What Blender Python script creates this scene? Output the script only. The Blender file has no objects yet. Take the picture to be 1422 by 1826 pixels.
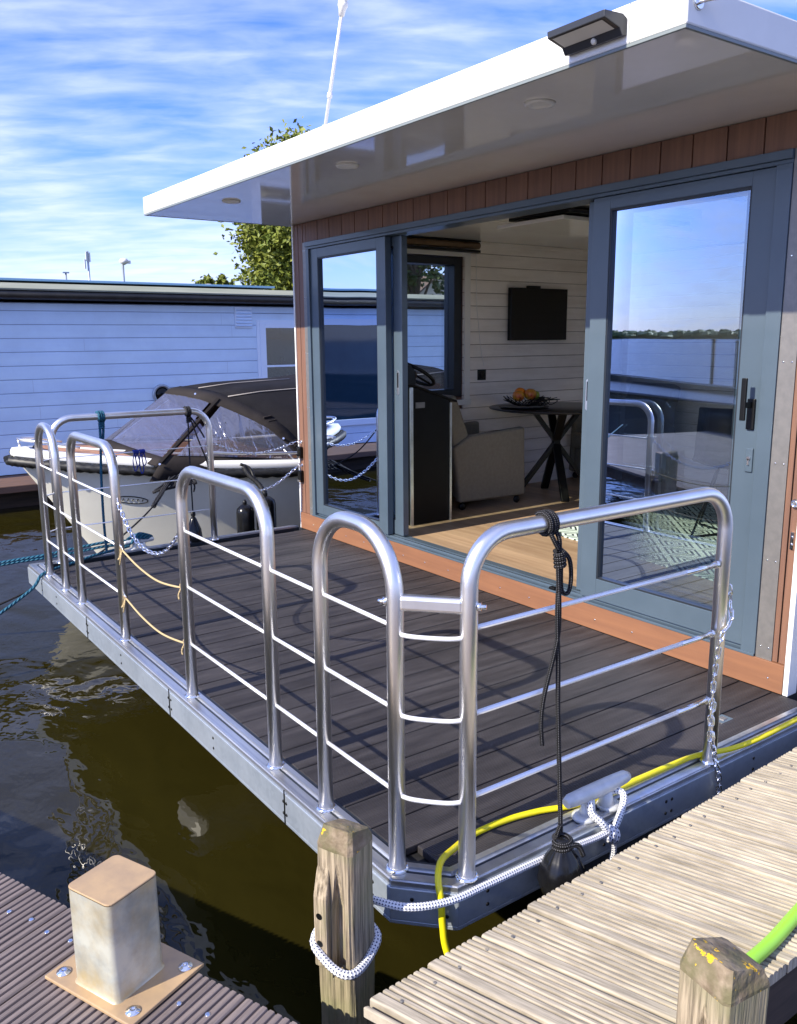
import bpy, bmesh, math, random
from mathutils import Vector, Matrix, noise as mnoise
random.seed(7)
S = bpy.context.scene
col = S.collection
V = Vector
PI = math.pi

# ------------------------------------------------------------------ camera
yaw, pitch, roll, foc = -0.62005755, 0.20001379, -0.00821368, 1522.45
F = V((math.cos(yaw)*math.cos(pitch), math.sin(yaw)*math.cos(pitch), -math.sin(pitch)))
r0 = V((math.sin(yaw), -math.cos(yaw), 0)); u0 = r0.cross(F)
cr = math.cos(roll)*r0 + math.sin(roll)*u0
cu = -math.sin(roll)*r0 + math.cos(roll)*u0
cam = bpy.data.cameras.new('camera'); camo = bpy.data.objects.new('camera', cam); col.objects.link(camo)
camo.matrix_world = Matrix(((cr.x, cu.x, -F.x, 0), (cr.y, cu.y, -F.y, 0), (cr.z, cu.z, -F.z, 1.45), (0, 0, 0, 1)))
cam.sensor_fit = 'HORIZONTAL'; cam.sensor_width = 36; cam.lens = foc/1422*36
cam.clip_start = 0.05; cam.clip_end = 8000
S.camera = camo

# ------------------------------------------------------------------ world
SUN = V((-0.015, 1.0, 0.68)).normalized()
sel = math.asin(SUN.z)
world = bpy.data.worlds.new('World'); S.world = world; world.use_nodes = True
nt = world.node_tree; nt.nodes.clear()
def N(nt, t, **kw):
    n = nt.nodes.new(t)
    for k, v in kw.items():
        if k == 'i':
            for a, b in v.items(): n.inputs[a].default_value = b
        else: setattr(n, k, v)
    return n
def math_(nt, op, a, b=None, clamp=False):
    n = nt.nodes.new('ShaderNodeMath'); n.operation = op; n.use_clamp = clamp
    for k, x in enumerate((a, b)):
        if x is None: continue
        if isinstance(x, (int, float)): n.inputs[k].default_value = x
        else: nt.links.new(x, n.inputs[k])
    return n.outputs[0]
def mixc(nt, fac, a, b, mode='MIX'):
    n = nt.nodes.new('ShaderNodeMix'); n.data_type = 'RGBA'; n.blend_type = mode
    for k, x in ((0, fac), (6, a), (7, b)):
        if isinstance(x, (int, float)): n.inputs[k].default_value = x
        elif isinstance(x, tuple): n.inputs[k].default_value = (*x[:3], 1)
        else: nt.links.new(x, n.inputs[k])
    return n.outputs[2]
def ramp(nt, fac, stops):
    n = nt.nodes.new('ShaderNodeValToRGB')
    while len(n.color_ramp.elements) < len(stops): n.color_ramp.elements.new(0.5)
    for e, (p, c) in zip(n.color_ramp.elements, stops):
        e.position = p; e.color = (*(c if isinstance(c, tuple) else (c, c, c)), 1)
    nt.links.new(fac, n.inputs[0]); return n.outputs[0]
sky = N(nt, 'ShaderNodeTexSky', sky_type='NISHITA', sun_disc=False, sun_elevation=sel,
        sun_rotation=math.atan2(SUN.x, SUN.y), altitude=0, air_density=1.0, dust_density=0.25, ozone_density=2.5)
tc = N(nt, 'ShaderNodeTexCoord')
sep = N(nt, 'ShaderNodeSeparateXYZ'); nt.links.new(tc.outputs['Generated'], sep.inputs[0])
zc = math_(nt, 'ADD', math_(nt, 'MAXIMUM', sep.outputs[2], 0.0), 0.16)
cx = math_(nt, 'DIVIDE', sep.outputs[0], zc); cy = math_(nt, 'DIVIDE', sep.outputs[1], zc)
cmb = N(nt, 'ShaderNodeCombineXYZ'); nt.links.new(cx, cmb.inputs[0]); nt.links.new(cy, cmb.inputs[1])
mp = N(nt, 'ShaderNodeMapping', vector_type='TEXTURE', i={'Rotation': (0, 0, 1.02), 'Scale': (1.0, 0.42, 1)}); nt.links.new(cmb.outputs[0], mp.inputs[0])
n1 = N(nt, 'ShaderNodeTexNoise', i={'Scale': 3.4, 'Detail': 7.0, 'Roughness': 0.52, 'Distortion': 0.25}); nt.links.new(mp.outputs[0], n1.inputs[0])
mp2 = N(nt, 'ShaderNodeMapping', i={'Rotation': (0, 0, 0.5), 'Scale': (0.55, 0.8, 1), 'Location': (4.3, 2.4, 0)}); nt.links.new(cmb.outputs[0], mp2.inputs[0])
n2 = N(nt, 'ShaderNodeTexNoise', i={'Scale': 0.9, 'Detail': 4.0, 'Roughness': 0.5, 'Distortion': 0.5}); nt.links.new(mp2.outputs[0], n2.inputs[0])
cl = math_(nt, 'ADD', math_(nt, 'MULTIPLY', n1.outputs[0], 0.62), math_(nt, 'MULTIPLY', n2.outputs[0], 0.62))
clf = ramp(nt, cl, [(0.44, 0.04), (0.60, 0.40), (0.80, 1.0)])
lowf = ramp(nt, sep.outputs[2], [(0.0, 0.42), (0.09, 0.14), (0.30, 0.0)])
clf2 = math_(nt, 'MAXIMUM', math_(nt, 'MULTIPLY', clf, 0.78), lowf)
hs = N(nt, 'ShaderNodeHueSaturation', i={'Saturation': 1.32, 'Value': 1.0}); nt.links.new(sky.outputs[0], hs.inputs['Color'])
skyc = mixc(nt, clf2, mixc(nt, 1.0, hs.outputs[0], (0.82, 0.82, 1.36), 'MULTIPLY'), (5.4, 5.9, 8.4))
bg = N(nt, 'ShaderNodeBackground', i={'Strength': 0.122}); nt.links.new(skyc, bg.inputs[0])
wo = N(nt, 'ShaderNodeOutputWorld'); nt.links.new(bg.outputs[0], wo.inputs[0])

# ------------------------------------------------------------------ sun
sl = bpy.data.lights.new('sun', 'SUN'); sl.energy = 5.0; sl.angle = math.radians(0.5); sl.color = (1.0, 0.92, 0.77)
so = bpy.data.objects.new('sun', sl); col.objects.link(so)
so.rotation_euler = (-SUN).to_track_quat('-Z', 'Y').to_euler(); so.location = (0, 20, 20)
S.view_settings.view_transform = 'Standard'; S.view_settings.look = 'None'
S.view_settings.exposure = 0.70
S.cycles.max_bounces = 14; S.cycles.diffuse_bounces = 8; S.cycles.transparent_max_bounces = 16; S.view_settings.gamma = 1.0

# ------------------------------------------------------------------ materials
def mat(name, c, rough=0.5, metal=0.0, c2=None, ns=8.0, stretch=(1, 1, 1), lo=0.35, hi=0.65, bump=0.0, bs=None, bstretch=None,
        spec=0.5, coat=0.0, rot=0.0, extra=None, detail=5.0, rvar=0.0, dist=0.002, blot=0.10):
    m = bpy.data.materials.new(name); m.use_nodes = True; t = m.node_tree
    p = t.nodes['Principled BSDF']
    p.inputs['Roughness'].default_value = rough; p.inputs['Metallic'].default_value = metal
    p.inputs['Specular IOR Level'].default_value = spec; p.inputs['Coat Weight'].default_value = coat
    p.inputs['Base Color'].default_value = (*c, 1)
    tcn = N(t, 'ShaderNodeTexCoord')
    inv = lambda q: tuple(1.0/x for x in q)
    mpn = N(t, 'ShaderNodeMapping', vector_type='TEXTURE', i={'Scale': inv(stretch), 'Rotation': (0, 0, rot)}); t.links.new(tcn.outputs['Object'], mpn.inputs[0])
    colr = None
    if c2 is not None:
        nn = N(t, 'ShaderNodeTexNoise', i={'Scale': ns, 'Detail': detail, 'Roughness': 0.6}); t.links.new(mpn.outputs[0], nn.inputs[0])
        f = ramp(t, nn.outputs[0], [(lo, 0.0), (hi, 1.0)])
        colr = mixc(t, f, c, c2)
        bn = N(t, 'ShaderNodeTexNoise', i={'Scale': 1.7, 'Detail': 5.0, 'Roughness': 0.65}); t.links.new(tcn.outputs['Object'], bn.inputs[0])
        bv = ramp(t, bn.outputs[0], [(0.30, 1.0-blot), (0.70, 1.0+blot*0.4)])
        colr = mixc(t, 1.0, colr, bv, 'MULTIPLY'); t.links.new(colr, p.inputs['Base Color'])
    if rvar:
        nr = N(t, 'ShaderNodeTexNoise', i={'Scale': ns*0.7+1, 'Detail': 4.0}); t.links.new(mpn.outputs[0], nr.inputs[0])
        t.links.new(math_(t, 'ADD', math_(t, 'MULTIPLY', math_(t, 'SUBTRACT', nr.outputs[0], 0.5), rvar*2), rough, True), p.inputs['Roughness'])
    if bump:
        mb_ = N(t, 'ShaderNodeMapping', vector_type='TEXTURE', i={'Scale': inv(bstretch or stretch), 'Rotation': (0, 0, rot)}); t.links.new(tcn.outputs['Object'], mb_.inputs[0])
        nb = N(t, 'ShaderNodeTexNoise', i={'Scale': bs or ns*2, 'Detail': 6.0}); t.links.new(mb_.outputs[0], nb.inputs[0])
        b = N(t, 'ShaderNodeBump', i={'Strength': bump, 'Distance': dist}); t.links.new(nb.outputs[0], b.inputs['Height'])
        t.links.new(b.outputs[0], p.inputs['Normal'])
    if extra: extra(t, p, tcn, colr)
    return m

def grooves(axis, pitch, depth=0.6, dist=0.0012):
    def f(t, p, tcn, colr):
        s = N(t, 'ShaderNodeSeparateXYZ'); t.links.new(tcn.outputs['Object'], s.inputs[0])
        w = math_(t, 'SINE', math_(t, 'MULTIPLY', s.outputs[axis], 2*PI/pitch))
        b = N(t, 'ShaderNodeBump', i={'Strength': depth, 'Distance': dist}); t.links.new(w, b.inputs['Height'])
        nb = N(t, 'ShaderNodeTexNoise', i={'Scale': 60.0, 'Detail': 3.0}); t.links.new(tcn.outputs['Object'], nb.inputs[0])
        b2 = N(t, 'ShaderNodeBump', i={'Strength': 0.25, 'Distance': 0.001}); t.links.new(nb.outputs[0], b2.inputs['Height']); t.links.new(b.outputs[0], b2.inputs['Normal'])
        t.links.new(b2.outputs[0], p.inputs['Normal'])
    return f

def board_tone(axis, pitch, amt, then=None, off=0.0, ends=None):
    """each board slightly different in its own tone"""
    def f(t, p, tcn, colr):
        s = N(t, 'ShaderNodeSeparateXYZ'); t.links.new(tcn.outputs['Object'], s.inputs[0])
        k = math_(t, 'FLOOR', math_(t, 'DIVIDE', math_(t, 'ADD', s.outputs[axis], off), pitch))
        w = N(t, 'ShaderNodeTexWhiteNoise', noise_dimensions='1D'); t.links.new(k, w.inputs['W'])
        v = math_(t, 'ADD', math_(t, 'MULTIPLY', w.outputs[0], amt), 1-amt/2)
        hv = N(t, 'ShaderNodeHueSaturation'); t.links.new(v, hv.inputs['Value']); t.links.new(colr, hv.inputs['Color'])
        t.links.new(hv.outputs[0], p.inputs['Base Color'])
        if then: then(t, p, tcn, colr)
    return f

def scratches(t, p, tcn, colr):
    vr = N(t, 'ShaderNodeTexVoronoi', i={'Scale': 60.0}); t.links.new(tcn.outputs['Object'], vr.inputs[0])
    cc = mixc(t, math_(t, 'MULTIPLY', vr.outputs['Color'], 0.35), colr, (0.50, 0.56, 0.62))
    t.links.new(cc, p.inputs['Base Color'])

def lichen(stops, scale=9.0, colr2=(0.75, 0.48, 0.02), thr=(0.66, 0.69)):
    def f(t, p, tcn, colr):
        n = N(t, 'ShaderNodeTexNoise', i={'Scale': scale, 'Detail': 3.0, 'Roughness': 0.7}); t.links.new(tcn.outputs['Object'], n.inputs[0])
        g = ramp(t, n.outputs[0], [(thr[0], 0.0), (thr[1], 1.0)])
        n3 = N(t, 'ShaderNodeTexNoise', i={'Scale': scale*0.5, 'Detail': 4.0}); t.links.new(tcn.outputs['Object'], n3.inputs[0])
        g3 = ramp(t, n3.outputs[0], [(0.44, 0.0), (0.62, 0.85)])
        c1 = mixc(t, g3, colr, stops); t.links.new(mixc(t, g, c1, colr2), p.inputs['Base Color'])
    return f

def braid(c1, c2, nu=5, pv=0.011, thr=0.35):
    def f(t, p, tcn, colr):
        s = N(t, 'ShaderNodeSeparateXYZ'); t.links.new(tcn.outputs['UV'], s.inputs[0])
        a = math_(t, 'MULTIPLY', s.outputs[0], 2*PI*nu); b = math_(t, 'MULTIPLY', s.outputs[1], 2*PI/pv)
        q = math_(t, 'MULTIPLY', math_(t, 'SINE', math_(t, 'ADD', a, b)), math_(t, 'SINE', math_(t, 'SUBTRACT', a, b)))
        g = ramp(t, q, [(thr, 0.0), (thr+0.12, 1.0)])
        t.links.new(mixc(t, g, c1, c2), p.inputs['Base Color'])
        bb = N(t, 'ShaderNodeBump', i={'Strength': 0.5, 'Distance': 0.002}); t.links.new(q, bb.inputs['Height']); t.links.new(bb.outputs[0], p.inputs['Normal'])
    return f

def twist(nu=3, pv=0.03, dist=0.004):
    def f(t, p, tcn, colr):
        s = N(t, 'ShaderNodeSeparateXYZ'); t.links.new(tcn.outputs['UV'], s.inputs[0])
        a = math_(t, 'MULTIPLY', s.outputs[0], 2*PI*nu); b = math_(t, 'MULTIPLY', s.outputs[1], 2*PI/pv)
        q = math_(t, 'SINE', math_(t, 'ADD', a, b))
        bb = N(t, 'ShaderNodeBump', i={'Strength': 0.8, 'Distance': dist}); t.links.new(q, bb.inputs['Height']); t.links.new(bb.outputs[0], p.inputs['Normal'])
    return f

M = {}
M['steel'] = mat('brushed_steel', (0.95, 0.93, 0.90), 0.34, 1.0, (0.88, 0.86, 0.83), 14, (1, 1, 0.15), rvar=0.05)
M['steel_bright'] = mat('polished_steel', (0.88, 0.88, 0.88), 0.12, 1.0)
M['rod'] = mat('steel_rod', (0.90, 0.91, 0.94), 0.40, 0.45)
M['alu'] = mat('aluminium_trim', (0.74, 0.75, 0.76), 0.34, 0.9, (0.60, 0.60, 0.60), 6, (0.3, 3, 3), bump=0.05, bs=50, rvar=0.1)
M['galv'] = mat('galvanised_steel', (0.33, 0.38, 0.44), 0.42, 0.55, (0.42, 0.47, 0.53), 5, bump=0.08, bs=70, extra=scratches, rvar=0.1)
M['deck'] = mat('composite_deck', (0.032, 0.029, 0.031), 0.55, 0, (0.064, 0.058, 0.060), 5, (5, 0.5, 1), spec=0.25, blot=0.28, extra=board_tone(0, 0.15, 0.3, grooves(0, 0.0068, 0.7, 0.0011), off=-3.157+30*0.15+0.0))
M['dark'] = mat('dark_void', (0.012, 0.012, 0.013), 0.6)
M['orange'] = mat('composite_cladding', (0.215, 0.108, 0.066), 0.55, 0, (0.155, 0.078, 0.052), 3, (14, 14, 0.6), bump=0.12, bs=30, bstretch=(14, 14, 0.6))
M['orange_h'] = mat('composite_base_board', (0.26, 0.117, 0.058), 0.55, 0, (0.215, 0.096, 0.050), 3, (0.6, 14, 14), bump=0.12, bs=30, bstretch=(0.6, 14, 14))
M['frame'] = mat('powder_coated_frame', (0.080, 0.112, 0.145), 0.32, 0.0, (0.068, 0.098, 0.130), 2, bump=0.02, bs=200, coat=0.2)
M['frame_dark'] = mat('frame_gasket', (0.018, 0.022, 0.028), 0.4)
M['strip'] = mat('anodised_strip', (0.26, 0.245, 0.23), 0.4, 0.5, (0.22, 0.21, 0.20), 30, bump=0.03)
M['white'] = mat('white_gelcoat', (0.82, 0.82, 0.80), 0.35, 0, (0.78, 0.78, 0.77), 1.5)
M['soffit'] = mat('glossy_white_panel', (0.95, 0.90, 0.82), 0.05, 0, (0.92, 0.87, 0.79), 0.8, spec=0.8, coat=0.6)
M['roofgrey'] = mat('edge_trim', (0.20, 0.23, 0.23), 0.4)
M['plastic_black'] = mat('black_plastic', (0.005, 0.005, 0.005), 0.38, spec=0.35)
M['plastic_white'] = mat('white_plastic', (0.75, 0.74, 0.70), 0.4)
M['black_gloss'] = mat('black_gloss', (0.002, 0.002, 0.0025), 0.10, spec=0.3)
M['lampgrey'] = mat('lamp_housing', (0.045, 0.047, 0.052), 0.35, 0.3)
M['lens'] = mat('frosted_lens', (0.66, 0.66, 0.63), 0.3)
M['planks'] = mat('whitewashed_planks', (0.90, 0.82, 0.73), 0.6, 0, (0.76, 0.67, 0.57), 2.0, (1, 1, 9), lo=0.45, hi=0.8, bump=0.08, bs=12, bstretch=(1, 1, 9))
M['ceil'] = mat('ceiling_panel', (0.82, 0.79, 0.73), 0.12, 0, (0.78, 0.75, 0.69), 1)
M['floor'] = mat('oak_floor', (0.52, 0.36, 0.22), 0.42, 0, (0.38, 0.25, 0.15), 2.2, (0.7, 9, 1), bump=0.05, extra=board_tone(1, 0.16, 0.35))
M['taupe'] = mat('taupe_fabric', (0.20, 0.18, 0.135), 0.85, 0, (0.17, 0.15, 0.115), 40, bump=0.3, bs=300)
M['blind'] = mat('brown_blind', (0.20, 0.12, 0.06), 0.8, 0, (0.15, 0.09, 0.045), 20)
M['console'] = mat('black_console', (0.003, 0.003, 0.0035), 0.5, 0, (0.006, 0.006, 0.006), 6, spec=0.2)
M['blackmetal'] = mat('black_metal', (0.004, 0.004, 0.004), 0.4, spec=0.3)
M['tabletop'] = mat('dark_stone_top', (0.012, 0.012, 0.013), 0.3, 0, (0.03, 0.028, 0.026), 5, spec=0.3)
M['greenrope'] = mat('teal_rope', (0.004, 0.09, 0.16), 0.75, extra=twist(3, 0.03))
M['bluerope'] = mat('bright_blue_cord', (0.01, 0.035, 0.30), 0.75, extra=braid((0.01, 0.03, 0.30), (0.0, 0.01, 0.10), 4, 0.01))
M['navyrope'] = mat('navy_rope', (0.006, 0.02, 0.055), 0.8, extra=twist(3, 0.022))
M['blackrope'] = mat('black_braided_rope', (0.02, 0.02, 0.022), 0.7, spec=0.2, extra=braid((0.005, 0.005, 0.006), (0.11, 0.11, 0.12), 3, 0.010, 0.5))
M['whiterope'] = mat('white_braided_rope', (0.7, 0.7, 0.7), 0.8, extra=braid((0.66, 0.67, 0.70), (0.02, 0.03, 0.09), 4, 0.017, 0.42))
M['twine'] = mat('natural_twine', (0.55, 0.42, 0.22), 0.9, extra=twist(2, 0.012, 0.002))
M['yellow'] = mat('yellow_hose', (0.78, 0.68, 0.01), 0.32, 0, (0.70, 0.60, 0.01), 8, spec=0.5)
M['lime'] = mat('lime_cable', (0.32, 0.66, 0.05), 0.35)
M['rubber'] = mat('black_fender_rubber', (0.005, 0.005, 0.006), 0.2, 0, (0.011, 0.011, 0.011), 12, spec=0.35, bump=0.1, bs=30)
M['castalu'] = mat('cast_aluminium', (0.62, 0.63, 0.64), 0.45, 0.25, (0.50, 0.52, 0.53), 20, bump=0.15, bs=60)
M['gelhull'] = mat('cream_hull', (0.86, 0.84, 0.74), 0.14, 0, (0.81, 0.79, 0.69), 1.2, coat=0.5)
M['teak'] = mat('tan_deck', (0.44, 0.235, 0.14), 0.7, 0, (0.37, 0.19, 0.115), 4, (1, 8, 1), bump=0.1)
M['canvas'] = mat('grey_brown_canvas', (0.024, 0.021, 0.021), 0.85, 0, (0.036, 0.031, 0.030), 2.5, spec=0.1, bump=0.35, bs=7, dist=0.02)
M['canvas_dark'] = mat('dark_canvas_roof', (0.011, 0.011, 0.014), 0.85, 0, (0.020, 0.019, 0.023), 2, spec=0.1, bump=0.4, bs=4, dist=0.02)
M['stitch'] = mat('pale_stitching', (0.35, 0.32, 0.3), 0.8)
M['blackfender_rope'] = mat('black_rubbing_rope', (0.007, 0.007, 0.008), 0.5, 0, (0.02, 0.02, 0.02), 30, bump=0.2)
def plankline(t, p, tcn, colr): pass
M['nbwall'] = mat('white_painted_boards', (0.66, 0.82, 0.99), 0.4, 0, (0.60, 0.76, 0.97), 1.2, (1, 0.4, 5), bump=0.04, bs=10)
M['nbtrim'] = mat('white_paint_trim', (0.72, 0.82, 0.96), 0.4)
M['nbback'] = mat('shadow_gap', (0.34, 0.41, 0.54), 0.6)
M['nbfascia'] = mat('black_bitumen_fascia', (0.016, 0.015, 0.014), 0.45, 0, (0.028, 0.026, 0.022), 5, bump=0.1)
M['nbroof'] = mat('mossy_roof_felt', (0.20, 0.22, 0.15), 0.9, 0, (0.30, 0.31, 0.25), 3, (1, 0.25, 1), lo=0.3, hi=0.7, bump=0.2)
M['bluetrim'] = mat('pale_blue_roof_trim', (0.25, 0.45, 0.62), 0.5)
M['oldwood'] = mat('dark_wet_timber', (0.05, 0.035, 0.025), 0.8, 0, (0.10, 0.065, 0.045), 4, (3, 0.5, 6), bump=0.5, bs=10)
M['brownwood'] = mat('brown_quay_edge', (0.16, 0.085, 0.055), 0.8, 0, (0.10, 0.06, 0.045), 5, (3, 0.6, 3), bump=0.3)
M['weather'] = mat('weathered_grooved_boards', (0.50, 0.435, 0.335), 0.85, 0, (0.20, 0.17, 0.125), 7, (1.0, 22, 1), rot=0.34, lo=0.38, hi=0.72, bump=0.5, bs=10, bstretch=(1.0, 40, 1), dist=0.003, detail=8, blot=0.3)
M['wpc'] = mat('mauve_grey_deck_boards', (0.235, 0.190, 0.172), 0.62, 0, (0.135, 0.108, 0.100), 6, (22, 0.9, 1), rot=0.401, lo=0.35, hi=0.7, bump=0.25, bs=16, bstretch=(14, 1.5, 1), blot=0.25)
M['post'] = mat('weathered_oak_post', (0.42, 0.34, 0.235), 0.88, 0, (0.095, 0.072, 0.045), 4.0, (34, 34, 1.3), lo=0.40, hi=0.66, bump=0.9, bs=4, bstretch=(40, 40, 1.2), dist=0.008, detail=9,
               extra=lichen((0.22, 0.21, 0.11), 9.0, (0.62, 0.40, 0.02), (0.70, 0.73)))
M['posttop'] = mat('mossy_post_top', (0.16, 0.12, 0.075), 0.9, 0, (0.34, 0.27, 0.19), 22, lo=0.4, hi=0.7, bump=0.8, bs=40, dist=0.008,
                   extra=lichen((0.12, 0.11, 0.05), 34.0, (0.70, 0.42, 0.02), (0.635, 0.66)))
M['lichen'] = mat('yellow_lichen', (0.72, 0.55, 0.02), 0.9, 0, (0.6, 0.4, 0.02), 60, bump=0.5)
def rust(t, p, tcn, colr):
    n = N(t, 'ShaderNodeTexNoise', i={'Scale': 5.5, 'Detail': 6.0, 'Roughness': 0.65}); t.links.new(tcn.outputs['Object'], n.inputs[0])
    s = N(t, 'ShaderNodeSeparateXYZ'); t.links.new(tcn.outputs['Object'], s.inputs[0])
    hz = math_(t, 'MULTIPLY', math_(t, 'ABSOLUTE', math_(t, 'SUBTRACT', s.outputs[2], 0.14)), 1.6)
    g = ramp(t, math_(t, 'ADD', n.outputs[0], hz), [(0.50, 0.0), (0.80, 0.8)])
    t.links.new(mixc(t, g, colr, (0.50, 0.36, 0.13)), p.inputs['Base Color'])
M['bollard'] = mat('stained_galvanised_steel', (0.72, 0.73, 0.63), 0.42, 0.55, (0.31, 0.35, 0.36), 9, lo=0.38, hi=0.72, bump=0.25, bs=40, extra=rust, rvar=0.15)
M['bollardtop'] = mat('tan_stained_cap', (0.56, 0.38, 0.20), 0.45, 0.2, (0.40, 0.28, 0.17), 9, bump=0.1)
M['leaf'] = mat('leaf_green', (0.10, 0.145, 0.016), 0.6, 0, (0.20, 0.22, 0.025), 1.3, lo=0.35, hi=0.6)
M['leaf2'] = mat('leaf_dark', (0.04, 0.075, 0.018), 0.6, 0, (0.08, 0.115, 0.02), 1.5)
M['bark'] = mat('bark', (0.10, 0.075, 0.05), 0.9, 0, (0.06, 0.045, 0.03), 8, (4, 4, 1), bump=0.5)
M['grass'] = mat('bank_grass', (0.05, 0.075, 0.02), 0.9, 0, (0.09, 0.09, 0.04), 0.5)
M['fruit_red'] = mat('red_yellow_apple', (0.50, 0.07, 0.02), 0.35, 0, (0.62, 0.34, 0.03), 22)
M['fruit_orange'] = mat('orange_peel', (0.85, 0.24, 0.01), 0.45, bump=0.2, bs=120)
M['fruit_green'] = mat('green_apple', (0.22, 0.36, 0.03), 0.35, 0, (0.45, 0.42, 0.05), 18)
M['paper'] = mat('paper', (0.7, 0.68, 0.7), 0.6)
M['darkhull'] = mat('black_painted_hull', (0.010, 0.012, 0.014), 0.35, 0, (0.018, 0.02, 0.022), 1)
M['brick'] = mat('cream_gable', (0.62, 0.55, 0.42), 0.8)
M['tiles'] = mat('brown_tiles', (0.12, 0.08, 0.06), 0.8)
M['lampw'] = mat('pale_lamp_metal', (0.6, 0.62, 0.63), 0.5)

def emat(name, fn):
    m = bpy.data.materials.new(name); m.use_nodes = True; t = m.node_tree; t.nodes.clear()
    o = N(t, 'ShaderNodeOutputMaterial'); t.links.new(fn(t), o.inputs[0]); return m
def glassf(tint, k, base, gcol=(0.93, 0.97, 1)):
    def f(t):
        tr = N(t, 'ShaderNodeBsdfTransparent', i={'Color': (*tint, 1)})
        gl = N(t, 'ShaderNodeBsdfGlossy', i={'Color': (*gcol, 1), 'Roughness': 0.0})
        fr = N(t, 'ShaderNodeFresnel', i={'IOR': 1.5})
        tcn = N(t, 'ShaderNodeTexCoord')
        nb = N(t, 'ShaderNodeTexNoise', i={'Scale': 1.3, 'Detail': 1.0}); t.links.new(tcn.outputs['Object'], nb.inputs[0])
        b = N(t, 'ShaderNodeBump', i={'Strength': 0.12, 'Distance': 0.01}); t.links.new(nb.outputs[0], b.inputs['Height']); t.links.new(b.outputs[0], gl.inputs['Normal'])
        fac = math_(t, 'ADD', math_(t, 'MULTIPLY', fr.outputs[0], k), base, True)
        mx = N(t, 'ShaderNodeMixShader'); t.links.new(fac, mx.inputs[0]); t.links.new(tr.outputs[0], mx.inputs[1]); t.links.new(gl.outputs[0], mx.inputs[2])
        return mx.outputs[0]
    return f
M['glass'] = emat('coated_door_glass', glassf((0.92, 0.98, 0.95), 2.2, 0.16, (0.58, 0.70, 0.90)))
M['pane_dark'] = mat('dark_blue_pane', (0.010, 0.030, 0.050), 0.04, 0, (0.02, 0.05, 0.075), 0.8, spec=1.0)
M['glass2'] = emat('window_glass', glassf((0.85, 0.90, 0.92), 0.8, 0.0))
M['glass3'] = emat('dark_window_glass', glassf((0.5, 0.52, 0.5), 1.0, 0.03))
def vinylf(t):
    tr = N(t, 'ShaderNodeBsdfTransparent', i={'Color': (0.42, 0.43, 0.50, 1)})
    gl = N(t, 'ShaderNodeBsdfGlossy', i={'Color': (0.9, 0.9, 1, 1), 'Roughness': 0.12})
    df = N(t, 'ShaderNodeBsdfDiffuse', i={'Color': (0.30, 0.30, 0.36, 1)})
    tcn = N(t, 'ShaderNodeTexCoord')
    mpn = N(t, 'ShaderNodeMapping', i={'Rotation': (0.4, 0.5, 0.7), 'Scale': (1.2, 5, 2)}); t.links.new(tcn.outputs['Object'], mpn.inputs[0])
    nb = N(t, 'ShaderNodeTexNoise', i={'Scale': 1.6, 'Detail': 3.0, 'Distortion': 1.0}); t.links.new(mpn.outputs[0], nb.inputs[0])
    b = N(t, 'ShaderNodeBump', i={'Strength': 0.9, 'Distance': 0.05}); t.links.new(nb.outputs[0], b.inputs['Height']); t.links.new(b.outputs[0], gl.inputs['Normal'])
    m1 = N(t, 'ShaderNodeMixShader', i={0: 0.22}); t.links.new(tr.outputs[0], m1.inputs[1]); t.links.new(df.outputs[0], m1.inputs[2])
    m2 = N(t, 'ShaderNodeMixShader', i={0: 0.22}); t.links.new(m1.outputs[0], m2.inputs[1]); t.links.new(gl.outputs[0], m2.inputs[2])
    return m2.outputs[0]
M['vinyl'] = emat('clear_vinyl', vinylf)
def waterf(t):
    tcn = N(t, 'ShaderNodeTexCoord')
    p = N(t, 'ShaderNodeBsdfPrincipled', i={'Base Color': (0.019, 0.016, 0.003, 1), 'Roughness': 0.015, 'IOR': 1.34, 'Specular IOR Level': 0.52})
    n1_ = N(t, 'ShaderNodeMapping', i={'Scale': (1.0, 1.5, 1), 'Rotation': (0, 0, 0.5)}); t.links.new(tcn.outputs['Object'], n1_.inputs[0])
    a = N(t, 'ShaderNodeTexNoise', i={'Scale': 1.65, 'Detail': 1.6, 'Roughness': 0.45, 'Distortion': 0.5}); t.links.new(n1_.outputs[0], a.inputs[0])
    c = N(t, 'ShaderNodeTexNoise', i={'Scale': 6.5, 'Detail': 2.0, 'Roughness': 0.5, 'Distortion': 0.3}); t.links.new(n1_.outputs[0], c.inputs[0])
    sp = N(t, 'ShaderNodeSeparateXYZ'); t.links.new(tcn.outputs['Object'], sp.inputs[0])
    lake = ramp(t, math_(t, 'DIVIDE', sp.outputs[1], 60.0), [(0.10, 0.0), (0.5, 1.0)])
    n2_ = N(t, 'ShaderNodeMapping', i={'Scale': (0.9, 1.8, 1), 'Rotation': (0, 0, 0.2)}); t.links.new(tcn.outputs['Object'], n2_.inputs[0])
    lw = N(t, 'ShaderNodeTexNoise', i={'Scale': 0.35, 'Detail': 5.0, 'Roughness': 0.65}); t.links.new(n2_.outputs[0], lw.inputs[0])
    h = math_(t, 'ADD', math_(t, 'ADD', a.outputs[0], math_(t, 'MULTIPLY', c.outputs[0], 0.14)), math_(t, 'MULTIPLY', math_(t, 'MULTIPLY', lw.outputs[0], 26.0), lake))
    t.links.new(math_(t, 'ADD', math_(t, 'MULTIPLY', lake, 0.22), 0.015), p.inputs['Roughness'])
    t.links.new(mixc(t, lake, (0.019, 0.016, 0.003), (0.010, 0.020, 0.060)), p.inputs['Base Color'])
    b = N(t, 'ShaderNodeBump', i={'Strength': 0.55, 'Distance': 0.05}); t.links.new(h, b.inputs['Height']); t.links.new(b.outputs[0], p.inputs['Normal'])
    return p.outputs[0]
M['water'] = emat('dark_harbour_water', waterf)
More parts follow.
